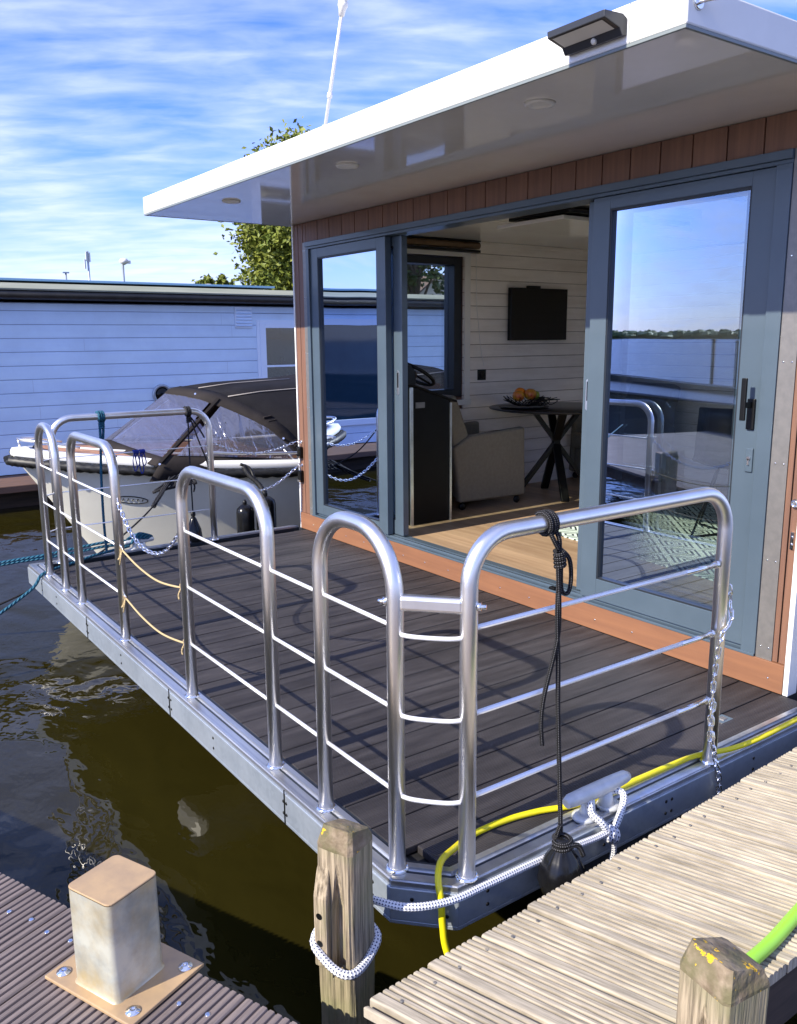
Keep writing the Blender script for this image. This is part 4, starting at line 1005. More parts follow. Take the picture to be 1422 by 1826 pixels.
# far railing ropes
b = MB()
wraps(b, (5.83, -1.715, HT), (0, 1, 0), RT+0.008, 3, 0.008, 0.015)
b.tube(smooth_path([(5.83, -1.705, 0.95), (5.825, -1.70, 0.80), (5.84, -1.69, 0.55), (5.845, -1.685, 0.25), (5.85, -1.69, 0.03)], 8), 0.009, 8)
b.tube(smooth_path([(5.83, -1.73, 0.95), (5.835, -1.725, 0.85), (5.84, -1.71, 0.72)], 8), 0.009, 8)
wraps(b, (5.83, -1.715, 0.90), (0, 0, 1), 0.014, 3, 0.008, 0.014)
thing('navy_rope', b, 'greenrope', 'dark teal rope knotted on the far railing and hanging straight down', 'rope')
b = MB()
for dy_, z0_, z1_ in ((-1.925, 0.715, 0.57), (-1.945, 0.715, 0.60), (-1.97, 0.72, 0.55), (-1.99, 0.72, 0.60)):
    wraps(b, (5.83, dy_, 0.700), (0, 1, 0), 0.011, 2, 0.005, 0.009)
    b.tube(smooth_path([(5.83, dy_, 0.69), (5.835, dy_+0.012, (z0_+z1_)/2), (5.83, dy_+0.005, z1_), (5.828, dy_-0.012, z1_+0.02), (5.828, dy_-0.006, (z0_+z1_)/2), (5.83, dy_, 0.69)], 6), 0.004, 7)
thing('cord_bundle', b, 'bluerope', 'bunch of bright blue cord looped on the far railing rod', 'rope')
b = MB()
wraps(b, (5.83, -2.325, HT), (0, 1, 0), RT+0.007, 3, 0.007, 0.013)
wraps(b, (5.83, -2.33, 0.90), (0, 0, 1), 0.012, 3, 0.007, 0.013)
b.tube(smooth_path([(5.83, -2.325, 0.92), (5.84, -2.325, 0.60), (5.85, -2.33, 0.30), (5.875, -2.34, 0.185)], 8), 0.0055, 8)
b.tube(smooth_path([(5.83, -2.335, 0.93), (5.835, -2.40, 0.84), (5.85, -2.45, 0.76)], 6), 0.006, 8)
b.tube(smooth_path([(5.83, -2.335, 0.93), (5.90, -2.42, 0.75), (6.05, -2.55, 0.52), (6.35, -2.66, 0.35)], 8), 0.0055, 8)
thing('fender_line', b, 'blackrope', 'thin black rope knotted at the right end of the far railing holding a fender', 'rope')
def cylfender(name, label, x, y, z0, z1, r_, group, cone=False):
    rt = root(name, label, 'fender', (x, y, z0), group=group)
    b = MB(); h = z1-z0
    pr_ = [(0, 0), (r_*0.5, 0.005), (r_*0.92, h*0.12), (r_, h*0.3), (r_*0.85, h*0.6), (r_*0.4, h*0.88), (r_*0.25, h*0.95), (0, h)] if cone else [(0, 0), (r_*0.6, 0.006), (r_*0.95, h*0.07), (r_, h*0.14), (r_, h*0.84), (r_*0.9, h*0.91), (r_*0.5, h*0.97), (0.012, h), (0, h)]
    b.lathe(pr_, (x, y, z0), 24); part('fender_body', b, 'rubber', rt)
    b = MB(); b.lathe([(0.010, 0), (0.018, 0.01), (0.018, 0.03), (0.006, 0.045)], (x, y, z1-0.01), 12); part('fender_eye', b, 'plastic_black', rt)
    return rt
cylfender('teardrop_fender', 'small black teardrop fender hanging from the far railing before the white hull', 5.885, -2.345, -0.07, 0.19, 0.062, 'fenders on the far side', cone=True)
cylfender('cylinder_fender', 'long black cylinder fender between the sloop and the far deck edge', 6.45, -3.22, -0.30, 0.16, 0.085, 'fenders on the far side')
cylfender('cylinder_fender', 'second black cylinder fender just left of the long one, mostly behind a railing', 6.50, -3.05, -0.34, 0.10, 0.075, 'fenders on the far side')
b = MB(); b.tube(smooth_path([(6.60, -3.10, 0.40), (6.56, -3.13, 0.33), (6.50, -3.19, 0.25), (6.45, -3.22, 0.17)], 8), 0.022, 12, lobes=3, tw=60)
b.tube(smooth_path([(6.62, -3.08, 0.42), (6.58, -3.15, 0.38), (6.52, -3.17, 0.28), (6.47, -3.24, 0.18)], 8), 0.014, 10, lobes=3, tw=60)
thing('fender_line', b, 'blackfender_rope', 'thick twisted black line from the sloop rail to the long cylinder fender', 'rope')
# teal mooring lines at far cleat
b = MB()
for k in range(5):
    b.tube(smooth_path([(5.885, -1.84-0.015*k, 0.03+0.012*k), (5.86, -1.93, 0.085+0.008*k), (5.90, -2.03, 0.05+0.006*k), (5.93, -1.93, 0.07+0.006*k), (5.885, -1.85, 0.04+0.010*k)], 6), 0.010, 8)
for e in (0.0, 0.028):
    b.tube(smooth_path([(5.885, -1.86, 0.04+e), (5.90, -1.70, 0.05+e), (5.93, -1.50, 0.03+e), (5.98, -1.20, 0.01+e*0.6), (6.2, -0.6, -0.02+e*0.5), (7.2, 1.4, -0.02), (9.5, 5.0, 0.0)], 10), 0.010, 8)
b.tube(smooth_path([(5.885, -1.86, 0.03), (5.80, -1.62, 0.025), (5.70, -1.40, 0.012), (5.56, -1.20, 0.01), (5.55, -1.10, -0.09), (5.52, -0.70, -0.30), (5.48, -0.2, -0.47), (5.4, 0.4, -0.62)], 10), 0.010, 8)
thing('teal_mooring_lines', b, 'greenrope', 'teal mooring lines running left from the far deck cleat over the water', 'rope')
b = MB()
b.tube(smooth_path([(6.62, -2.48, 0.36), (6.30, -2.16, 0.18), (6.05, -1.75, 0.0), (5.98, -1.45, -0.10), (5.95, -1.1, -0.22), (5.85, -0.3, -0.42), (5.8, 0.5, -0.62)], 10), 0.0065, 8)
for k in range(7):
    a = random.uniform(0, 6); b.tube(smooth_path([(6.62, -2.46-0.03*k, 0.37), (6.56, -2.42-0.035*k+0.03*math.sin(a), 0.31), (6.58, -2.30-0.05*k, 0.27+0.01*k), (6.60, -2.50-0.03*k, 0.38)], 6), 0.010, 8)
b.tube(smooth_path([(6.58, -2.42, 0.33), (6.50, -2.33, 0.26), (6.42, -2.26, 0.22), (6.36, -2.22, 0.20)], 6), 0.020, 10, lobes=3, tw=50)
b.tube(smooth_path([(6.60, -2.62, 0.36), (6.56, -2.64, 0.29), (6.56, -2.63, 0.24)], 6), 0.007, 8)
thing('black_bow_line', b, 'blackrope', 'black line tied in a tangle on the sloop rail running down to the water', 'rope')

# ================================================================== SLOOP
BX, BY = 7.98, -1.56
BT = root('sloop', 'cream-hulled open sloop with tan foredeck, black rubbing rope and grey canvas canopy', 'boat', (BX, -4.6, -0.6))
LB = 6.6
def hb(s): # half beam
    return 1.14*(1-(1-min(s/0.50, 1))**2.35)**0.80 if s < 0.5 else 1.14-0.20*((s-0.5)/0.5)**2
def sheer(s): return 0.285+0.20*(1-min(s/0.42, 1))**1.7+0.05*max(0, (s-0.5)/0.5)
def station(s, t):
    """t 0 at gunwale .. 1 at keel"""
    w0 = hb(s); z0 = sheer(s); zk = -0.95
    z = z0+(zk-z0)*t
    fl = (1-0.30*t-0.10*t*t) if t < 0.75 else (1-0.30*0.75-0.10*0.5625)*math.sqrt(max(0, 1-((t-0.75)/0.25)**2))
    fine = 1-(1-min(s/0.35, 1))**2*0.45*t
    return w0*fl*fine, z
def hpt(s, t, side):
    w_, z = station(s, t); rake = 0.95*t*(1-min(s/0.7, 1))**1.3
    y = BY-LB*s-rake
    return (BX+side*w_, y, z)
sv = [(i/44)**1.5 for i in range(45)]; tv = [i/14 for i in range(15)]
b = MB()
for side in (-1, 1): b.grid([[hpt(s, t, side) for t in tv] for s in sv], flip=(side < 0))
b.grid([[hpt(1, t, -1) for t in tv], [hpt(1, t, 1) for t in tv]])
hull = part('hull', b, 'gelhull', BT)
# white gunwale band
b = MB()
for side in (-1, 1):
    rows = []
    for s in sv:
        x, y, z = hpt(s, 0, side); w0 = hb(s)
        iw = max(w0-0.11, 0)
        yy = y-(0.12 if w0 < 0.11 else 0)
        rows.append([(BX+side*(w0+0.012), y+0.012, z-0.0), (BX+side*(w0+0.02), y+0.02, z+0.03), (BX+side*w0, y, z+0.065), (BX+side*iw, min(y, BY-0.14), z+0.070), (BX+side*iw, min(y, BY-0.14), z+0.045)])
    b.grid(rows, flip=(side < 0))
part('gunwale', b, 'white', BT)
# foredeck
b = MB(); rows = []
for i in range(16):
    s = 0.03+(0.37-0.03)*i/15; w0 = max(hb(s)-0.10, 0.0); rows.append([(BX+w0*u, min(BY-LB*s, BY-0.14), sheer(s)+0.060+0.035*(1-u*u)) for u in [j/5-1 for j in range(11)]])
b.grid(rows); part('foredeck', b, 'teak', BT)
b = MB()
for side in (-1, 1):
    ln = []
    for i in range(20):
        s = 0.05+(0.37-0.05)*i/19; w0 = max(hb(s)-0.30, 0.0); ln.append((BX+side*w0, BY-LB*s, sheer(s)+0.085+0.01*(1-(w0/1.14)**2)))
    b.tube(ln, 0.012, 6)
parts('deck_seam', b, 'white', BT)
b = MB(); b.box(BX-1.0, BX+1.0, BY-LB*0.98, BY-LB*0.37, -0.2, 0.02); part('cockpit_floor', b, 'teak', BT)
# rubbing rope
b = MB()
for side in (-1, 1):
    pts = []
    M_ = 150
    for i in range(M_+1):
        s = (i/M_)**1.25; x, y, z = hpt(s, 0, side); pts.append((BX+side*(hb(s)+0.035), y+0.03*(1-min(1, s*5)), z-0.045))
    b.tube(pts, 0.046, 14, lobes=3, tw=30, lamp=0.5)
parts('rubbing_rope', b, 'blackfender_rope', BT)
# grab rail
b = MB()
for side in (-1, 1):
    pts = [V((BX+side*(hb(s)-0.03), BY-LB*s, sheer(s)+(0.13 if 0.215 < s < 0.9 else 0.06))) for s in [0.20, 0.205, 0.22, 0.25, 0.3, 0.35, 0.4, 0.5, 0.6, 0.7, 0.9]]
    b.tube(smooth_path(pts, 5), 0.012, 8)
b.tube(smooth_path([(BX-0.30, BY-0.50, 0.54), (BX-0.24, BY-0.22, 0.60), (BX, BY-0.06, 0.62), (BX+0.24, BY-0.22, 0.60), (BX+0.30, BY-0.50, 0.54)], 6), 0.012, 8)
b.tube([(BX, BY-0.07, 0.54), (BX, BY-0.06, 0.62)], 0.010, 8)
part('grab_rail', b, 'steel', BT)
# emblem: an oval ring on the near bow
q0 = V(hpt(0.155, 0.26, -1)); b = MB()
pts = []
for k in range(28):
    a = 2*PI*k/28; s_ = 0.100+0.020*math.cos(a); t_ = 0.26+0.026*math.sin(a); p_ = V(hpt(s_, t_, -1)); pts.append(p_+V((-0.004, 0.003, 0)))
b.tube(pts, 0.0045, 6, closed=True)
for k in range(5):
    s_ = 0.088+0.006*k; b.tube([V(hpt(s_, 0.268, -1))+V((-0.004, 0.003, 0)), V(hpt(s_+0.003, 0.252, -1))+V((-0.004, 0.003, 0))], 0.0035, 6)
part('hull_emblem', b, 'blackmetal', BT)
# canopy -----------------------------------------------------------
def mir(p): return V((2*BX-p[0], p[1], p[2]))
FB = V((BX, -2.36, 0.50))                 # base of windscreen at centre
NB = V((7.14, -2.56, 0.40))               # near base corner
RBn = V((6.98, -3.86, 0.36))              # rear foot of side pane
TC = V((BX, -3.02, 1.00)); TN = V((7.42, -3.26, 0.915))   # top arch centre, near corner
SN = V((7.10, -3.64, 0.66))
def lerp(a, b_, t): return V(a)*(1-t)+V(b_)*t
def bz(a, c, b_, t): return V(a)*(1-t)**2+V(c)*2*t*(1-t)+V(b_)*t*t
# top arch curve near side: TC -> TN -> SN -> RBn
arch = smooth_path([TC, lerp(TC, TN, 0.5)+V((0, 0, 0.02)), TN, SN, RBn], 8)
archm = [mir(p) for p in arch]
base_front = smooth_path([FB, lerp(FB, NB, 0.5)+V((0, 0.05, 0.01)), NB], 8); 
b = MB()
for fn in (lambda p: p, mir):
    a_ = [fn(p) for p in arch]; bf = [fn(p) for p in base_front]; nb_ = fn(NB); rb_ = fn(RBn)
    top = a_[:17]; rows = []
    for i in range(17):
        rows.append([lerp(bf[i], top[i], t) for t in (0.10, 0.5, 0.93)])
    b.grid(rows[1:-1] if fn is mir else rows[0:-1])
    side_top = a_[16:]; rows = []
    for i in range(1, len(side_top)-2):
        f_ = i/(len(side_top)-1); bp = lerp(nb_, rb_, f_); rows.append([lerp(bp, side_top[i], t)+V(((-1 if fn(V((7, 0, 0))).x < BX else 1)*0.04*math.sin(PI*t), 0, 0)) for t in (0.14, 0.5, 0.93)])
    b.grid(rows)
part('clear_window', b, 'vinyl', BT)
b = MB()
for fn in (lambda p: p, mir):
    a_ = [fn(p) for p in arch]; bf = [fn(p) for p in base_front]; nb_ = fn(NB); rb_ = fn(RBn)
    # lower band front and side
    b.grid([[lerp(bf[i], a_[i], t) for t in (-0.02, 0.05, 0.10)] for i in range(17)])
    st_ = a_[16:]; n_ = len(st_)-1
    b.grid([[lerp(lerp(nb_, rb_, i/n_), st_[i], t)+V((0, 0, -0.05 if t < 0 else 0)) for t in (-0.15, 0.0, 0.14)] for i in range(n_+1)])
    # upper band (windscreen top edge)
    b.grid([[lerp(bf[min(i, 16)] if i <= 16 else lerp(nb_, rb_, (i-16)/n_), a_[i], t)+V((0, -0.10*(t > 1), 0.012*(t > 1))) for t in (0.92, 1.0, 1.01)] for i in range(len(a_))])
    # mullion
    b.beam(lerp(nb_, fn(TN), 0.03), fn(TN), 0.038, 0.018, up=(0.3, 1, 0))
part('canopy_frame', b, 'canvas', BT, solid=0.012)
# roof canvas from the arch backwards
b = MB(); rows = []
full = [mir(p) for p in reversed(arch[1:])]+arch
for j in range(9):
    f_ = j/8; row = []
    for p in full:
        yy = p.y-0.10-(2.6)*f_-0.15*f_*0
        hz = p.z+0.012
        tgt = 1.14 if True else 0
        # roof height grows then flattens further aft; sides pull out
        k = (p.z-0.36)/0.64
        z_ = hz+(0.19*f_+0.012*math.sin(f_*12))*min(k, 0.9)
        x_ = BX+(p.x-BX)*(1+0.02*f_)
        if yy > -3.86-2.6*f_ and k < 0.02: yy = p.y-0.1-2.6*f_
        row.append((x_, yy, z_))
    rows.append(row)
b.grid(rows); part('canopy_roof', b, 'canvas_dark', BT, solid=0.01)
b = MB()
ln = [V(rows[j][len(full)-1-len(arch)+1+16])+V((-0.004, 0, 0.012)) for j in range(9)]
b.tube(ln, 0.006, 6)
ln = [lerp(V(r_[len(full)-len(arch)]), V(r_[len(full)-len(arch)+8]), 0.8)+V((0, 0, 0.016)) for r_ in rows[:4]]
b.tube(ln, 0.005, 6)
part('canopy_seam', b, 'stitch', BT)
b = MB()   # ruffled zip edge on the canopy side
for k in range(11):
    f_ = k/10; c = lerp(lerp(TN, SN, 0.7), RBn, f_)+V((-0.035, -0.10, 0.015)); b.obox(c, 0.012, 0.042, 0.009, 0.0, -0.15)
parts('canopy_ruffle', b, 'canvas', BT, bevel=0.004)
b = MB(); 
for p in (lerp(TC, TN, 0.6)+V((-0.0, 0.03, 0.012)), lerp(SN, RBn, 0.35)+V((-0.03, 0, 0)), NB+V((-0.03, 0, 0.01))): b.lathe([(0.012, -0.004), (0.010, 0.006)], p, 10, (-0.7, 0.5, 0.5))
parts('canopy_stud', b, 'steel_bright', BT)
b = MB(); b.tube([(6.93, -3.80, 0.33), (7.00, -3.70, 0.46)], 0.008, 8); b.obox((7.15, -2.15, 0.52), 0.10, 0.015, 0.008, 0.2); b.lathe([(0.015, 0), (0.012, 0.03)], (7.15, -2.15, 0.495), 10)
parts('deck_fitting', b, 'steel', BT)

# ================================================================== NEIGHBOUR
NX = 12.0
NB_ = root('neighbour_houseboat', 'low houseboat with pale blue-white horizontal boards, black fascia and mossy flat roof', 'houseboat', (14, -5, -0.6))
b = MB(); z = -0.26
ya, yb_ = -13.0, 3.0
wy0, wy1, wz0, wz1 = -7.60, -5.95, 0.80, 1.68   # window opening incl. frame
while z < 1.94:
    z1 = min(z+0.176, 1.95)
    if z1 > wz0+0.02 and z < wz1-0.02:
        b.box(NX, NX+0.03, wy1, yb_, z, z1-0.009); b.box(NX, NX+0.03, ya, wy0, z, z1-0.009)
    else: b.box(NX, NX+0.03, ya, yb_, z, z1-0.009)
    z += 0.176
part('board_wall', b, 'nbwall', NB_, bevel=0.004)
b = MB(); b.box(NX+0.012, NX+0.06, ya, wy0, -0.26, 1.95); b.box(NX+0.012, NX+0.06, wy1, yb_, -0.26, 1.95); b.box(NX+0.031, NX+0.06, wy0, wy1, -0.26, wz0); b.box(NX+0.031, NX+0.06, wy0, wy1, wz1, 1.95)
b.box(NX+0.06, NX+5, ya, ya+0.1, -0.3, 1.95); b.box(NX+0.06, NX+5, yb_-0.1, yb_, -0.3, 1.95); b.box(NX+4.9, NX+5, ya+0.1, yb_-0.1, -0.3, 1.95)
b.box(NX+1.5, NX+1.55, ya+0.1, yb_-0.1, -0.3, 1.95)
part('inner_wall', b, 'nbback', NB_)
b = MB(); rj = random.Random(11)
for k in range(12):
    z_ = -0.26+0.176*k
    for y_ in (rj.uniform(-1.2, 1.0)-0.0, rj.uniform(-5.6, -2.0)):
        if -0.26 <= z_ < 1.75: b.box(NX-0.0006, NX+0.01, y_-0.0012, y_+0.0012, z_+0.004, z_+0.163)
parts('board_joint', b, 'nbback', NB_)
b = MB(); b.box(NX-0.16, NX+5.1, ya-0.1, yb_+0.1, 1.985, 2.11); b.tube([(NX-0.16, ya-0.1, 2.045), (NX-0.16, yb_+0.1, 2.045)], 0.062, 12)
part('fascia', b, 'nbfascia', NB_)
b = MB(); b.add([(NX-0.22, ya-0.12, 2.105), (NX-0.22, yb_+0.12, 2.105), (NX+0.25, yb_+0.12, 2.20), (NX+0.25, ya-0.12, 2.20), (NX+5, yb_+0.12, 2.26), (NX+5, ya-0.12, 2.26)], [(0, 1, 2, 3)[::-1], (3, 2, 4, 5)[::-1]])
part('roof_felt', b, 'nbroof', NB_, solid=0.02)
b = MB(); b.box(NX+0.6, NX+5.0, -6.6, yb_, 2.262, 2.292)
part('roof_kerb', b, 'bluetrim', NB_)
b = MB(); b.lathe([(0.16, 0), (0.15, 0.05), (0.05, 0.08), (0, 0.085)], (NX+1.6, -5.9, 2.28), 20)
part('roof_dome', b, 'plastic_white', NB_)
b = MB(); b.box(NX-0.012, NX+0.02, -6.0, -5.95, wz0-0.1, wz1+0.07); b.box(NX-0.012, NX+0.02, wy0-0.05, -6.0, wz1+0.02, wz1+0.07)
for a_, c_, d_, e_ in ((-6.10, -6.0, wz0-0.04, wz1+0.02), (wy0, wy0+0.08, wz0-0.04, wz1+0.02)): b.box(NX-0.02, NX+0.05, a_, c_, d_, e_)
b.box(NX-0.02, NX+0.05, wy0+0.08, -6.10, wz1-0.05, wz1+0.02); b.box(NX-0.02, NX+0.05, wy0+0.08, -6.10, wz0-0.04, wz0+0.06); b.box(NX-0.015, NX+0.045, wy0+0.08, -6.10, 1.04, 1.07)
nw = part('window_frame', b, 'nbtrim', NB_, bevel=0.004)
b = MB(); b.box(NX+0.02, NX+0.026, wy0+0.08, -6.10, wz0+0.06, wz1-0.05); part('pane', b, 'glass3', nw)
b = MB(); b.box(NX-0.02, NX+0.01, -5.88, -5.60, 1.63, 1.94); vt = part('vent_grille', b, 'nbtrim', NB_, bevel=0.004)
b = MB()
for k in range(6): b.obox((NX-0.03, -5.74, 1.665+0.045*k), 0.014, 0.125, 0.003, 0, 0, -0.6)
part('vent_slat', b, 'nbwall', vt)
b = MB()
for a_, c_, d_, e_ in ((-1.3, -1.2, 0.05, 1.78), (2.3, 2.4, 0.05, 1.78), (0.5, 0.6, 0.15, 1.68), (-1.2, 2.3, 1.68, 1.78), (-1.2, 2.3, 0.05, 0.15)): b.box(NX-0.04, NX+0.01, a_, c_, d_, e_)
nw2 = part('window_frame', b, 'nbtrim', NB_, bevel=0.004)
b = MB(); b.box(NX-0.012, NX-0.004, -1.2, 0.5, 0.15, 1.68); b.box(NX-0.012, NX-0.004, 0.6, 2.3, 0.15, 1.68); parts('pane', b, 'pane_dark', nw2)
b = MB(); b.tube([(NX-0.01, -4.42+0.125*math.cos(a), 0.70+0.125*math.sin(a)) for a in [2*PI*k/28 for k in range(28)]], 0.024, 10, closed=True); ph = part('porthole', b, 'galv', NB_)
b = MB(); b.lathe([(0.0, 0.0), (0.11, 0.0), (0.08, 0.035), (0, 0.045)], (NX-0.003, -4.42, 0.70), 24, (-1, 0, 0)); part('porthole_glass', b, 'black_gloss', ph)
b = MB(); b.box(NX-0.9, NX+5, ya, yb_, -0.36, -0.27); part('quay_board', b, 'brownwood', NB_, bevel=0.01)
b = MB(); b.box(NX-0.55, NX+5, ya, yb_, -1.0, -0.362); part('float_hull', b, 'oldwood', NB_)
# lantern and lamp seen behind its window
rt = root('lantern', 'round dark lantern standing inside the neighbour window', 'lantern', (NX+0.35, -6.55, 0.86))
b = MB(); b.box(NX+0.2, NX+0.5, -7.4, -6.15, 0.83, 0.86); part('shelf', b, 'nbtrim', rt)
b = MB(); b.lathe([(0.05, 0), (0.03, 0.02), (0.10, 0.06), (0.13, 0.14), (0.10, 0.22), (0.03, 0.26), (0.03, 0.32), (0, 0.33)], (NX+0.35, -6.55, 0.861), 20); part('lantern_body', b, 'plastic_black', rt)
rt = root('pendant_lamp', 'round dark pendant lamp hanging at the top of the neighbour window', 'lamp', (NX+0.6, -6.55, 1.42))
b = MB(); b.lathe([(0.0, 0), (0.10, 0.02), (0.14, 0.08), (0.12, 0.16), (0.04, 0.20), (0.01, 0.22)], (NX+0.6, -6.55, 1.46), 20); part('lamp_shade', b, 'lampgrey', rt)
b = MB(); b.tube([(NX+0.6, -6.55, 1.67), (NX+0.6, -6.55, 1.95)], 0.008, 8); part('lamp_cord', b, 'blackmetal', rt)

# ================================================================== PIERS
# near finger pier (pale grooved boards)
FP = root('boarded_finger_pier', 'narrow pier of pale weathered grooved boards beside the terrace', 'pier', (1.15, -3.0, -0.6))
ed = V((0.047, -0.9989, 0)).normalized(); bd = V((-math.cos(math.radians(19.5)), -math.sin(math.radians(19.5)), 0)); E0 = V((1.392, -0.905, 0))
pw = 0.1705; nB = 32
pern = V((-bd.y, bd.x, 0)); pern = pern if pern.dot(ed) > 0 else -pern
def gboard(b, o, along, across, L0, L1, width, ztop, th, ng, gd, flat_first, sk0=0.0, sk1=0.0):
    """grooved board: o = start corner; grooves run 'along'; profile across"""
    prof = []; n_ = ng; wv = width/(n_+0.0)
    prof.append((0.0, -0.004)); 
    k1 = 1.9 if flat_first else 1.0; wv = width/(n_-1+k1)
    for g_ in range(n_):
        a = (g_+(k1-1 if g_ else 0))*wv; wf = wv*(k1 if g_ == 0 else 1)
        prof += [(a+0.14*wv, -0.001), (a+0.26*wv, 0), (a+wf-0.36*wv, 0), (a+wf-0.24*wv, -0.001)]
        if g_ < n_-1: prof += [(a+wf-0.18*wv, -gd), (a+wf+0.07*wv, -gd)]
    prof.append((width, -0.004))
    prof = [(max(0, min(width, x)), z) for x, z in prof]
    prof += [(width, -th), (0, -th)]
    pts0 = [o+across*x+along*(L0+sk0*x)+V((0, 0, ztop+z)) for x, z in prof]; pts1 = [o+across*x+along*(L1+sk1*x)+V((0, 0, ztop+z)) for x, z in prof]
    n = len(prof); of = len(b.v); b.v += pts0+pts1
    b.f.append([of+i for i in range(n)]); b.f.append([of+n+i for i in reversed(range(n))])
    for i in range(n): b.f.append([of+i, of+n+i, of+n+(i+1) % n, of+(i+1) % n])
b = MB(); sc = MB()
cosab = ed.dot(pern); step = pw*cosab
for i in range(nB):
    o = E0+ed*(pw*i)
    sk = ed.dot(bd)/ed.dot(pern)  # along-shift per across unit to follow the edge
    # far end at x ~ .905
    L1 = (o.x-0.905)/(-bd.x)
    gboard(b, o, bd, pern, random.uniform(-0.003, 0.003), L1, step-0.010, 0.0+random.uniform(-0.002, 0.002), 0.032, 8, 0.009, True, sk, sk+((pern.x+bd.x*sk)/(-bd.x) if True else 0))
    for q_ in ((0.055,) if i < 18 else ()):
        for w_ in (0.035, 0.125):
            c = o+bd*(q_+random.uniform(-0.006, 0.006))+pern*w_*0.98+bd*sk*w_+V((0, 0, 0.0005)); sc.lathe([(0.0045, -0.001), (0.0045, 0.0012), (0.002, 0.0005)], c, 8)
part('grooved_boards', b, 'weather', FP)
parts('deck_screw', sc, 'strip', FP)
b = MB(); b.box(1.25, 1.36, -6.2, -0.98, -0.16, -0.034); b.box(0.92, 1.02, -6.2, -1.10, -0.20, -0.034); parts('pier_joist', b, 'oldwood', FP)
b = MB(); b.extr([V((1.386, -0.895, -0.006))+V((0, 0, 0)), V((1.386, -0.895, -0.034)), V((0.905, -1.065, -0.034)), V((0.905, -1.065, -0.006))], (0.002, 0.012, 0)); part('end_batten', b, 'weather', FP, bevel=0.003)

# main jetty (mauve-grey boards) ------------------------------------
LP = root('main_jetty', 'wide jetty of mauve-grey grooved deck boards in the foreground', 'pier', (1.0, 1.0, -0.6))
le = V((math.cos(math.radians(23)), math.sin(math.radians(23)), 0)); ln_ = V((-le.y, le.x, 0)); L0p = V((1.614, -0.706, 0)); zj = -0.05
b = MB(); sc = MB(); pj = 0.158
for i in range(-26, 54):
    o = L0p+le*(pj*i+0.006)
    st0 = 0.0
    if i < -3: st0 = 0.0
    gboard(b, o, ln_, le, st0, 3.15, pj-0.006, zj+random.uniform(-0.0008, 0.0008), 0.028, 7, 0.006, False)
    for q_ in (0.075, 0.085, 1.1):
        pass
    for q_, w_ in (((0.085, 0.035), (0.095, 0.115)) if -2 <= i < 10 else ()):
        c = o+ln_*q_+le*w_+V((0, 0, zj+0.0005)); sc.lathe([(0.0065, -0.001), (0.0065, 0.0012), (0.0035, 0.0004)], c, 8)
part('jetty_boards', b, 'wpc', LP)
parts('deck_screw', sc, 'steel_bright', LP)
b = MB()
for d_ in (0.10, 1.5, 3.0):
    b.beam(L0p+ln_*d_+le*(-4.1)+V((0, 0, zj-0.10)), L0p+ln_*d_+le*8.4+V((0, 0, zj-0.10)), 0.10, 0.14)
parts('jetty_beam', b, 'oldwood', LP)

# galvanised bollard ------------------------------------------------
def bollard(name, label, c, group, rz=PA):
    rt = root(name, label, 'bollard', (c[0], c[1], zj), rz, group)
    b = MB(); b.box(-0.150, 0.150, -0.128, 0.100, 0.001, 0.010); pl = part('base_plate', b, 'bollardtop', rt, local=True, bevel=0.002)
    b = MB()
    for x, y in ((0.120, -0.095), (-0.12, -0.095), (0.12, 0.068), (-0.12, 0.068)):
        b.lathe([(0.017, 0.010), (0.017, 0.0125), (0.010, 0.0135), (0.009, 0.017), (0.004, 0.017), (0.003, 0.014), (0, 0.014)], (x, y, 0), 20)
    parts('anchor_bolt', b, 'steel_bright', pl, local=True)
    h = 0.074; b = MB(); cr_ = 0.016
    ring = []
    for sx, sy, a0 in ((1, 1, 0), (-1, 1, PI/2), (-1, -1, PI), (1, -1, 3*PI/2)):
        for k in range(5):
            a = a0+k/4*PI/2; ring.append((sx*(h-cr_)+cr_*math.cos(a), sy*(h-cr_)+cr_*math.sin(a)))
    rows = []
    for z, k in ((0.010, 1.05), (0.016, 1.0), (0.10, 1.0), (0.20, 0.997), (0.258, 0.995)):
        r_ = [(x*k, y*k, z) for x, y in ring]; rows.append(r_+[r_[0]])
    b.grid(rows, flip=True); part('bollard_tube', b, 'bollard', rt, local=True)
    b = MB(); b.prism([(x*1.0, y*1.0) for x, y in ring], 0.2585, 0.2635); part('bollard_cap', b, 'bollardtop', rt, local=True, bevel=0.002)
    return rt
bc = V((1.854, -0.490))
B1 = bollard('bollard', 'square galvanised steel bollard with tan stained cap bolted to the foreground jetty', bc, 'square steel bollards on the jetty')
be = V((5.85, 1.30)); dup(B1, (be.x, be.y, zj), 'square steel bollard farther along the jetty, seen mirrored in the right-hand glass')
# right front post
P2 = wpost('mooring_post', 'thick mossy timber post with lichen at the lower right beside the pale boards', (0.805, -1.335), math.radians(-8), 0.062, 0.30, -1.0, slope=0.035)
P3 = wpost('mooring_post', 'dark timber post at the water edge of the jetty, seen mirrored in the right-hand glass', (5.35, 0.72), PA, 0.07, 0.32, -1.0)
# lime cable
b = MB(); b.tube(smooth_path([(0.90, -1.30, -0.06), (0.925, -1.42, 0.02), (0.935, -1.60, 0.032), (0.955, -1.78, 0.018), (0.985, -2.0, 0.016), (1.02, -2.4, 0.016), (1.0, -3.2, 0.016)], 8), 0.0165, 14)
thing('lime_hose', b, 'lime', 'thick lime green hose lying on the pale boards behind the mossy post', 'hose')
b = MB(); b.tube([(0.905+0.0, -1.62, -0.02), (0.898, -1.62, -0.02)], 0.012, 10)
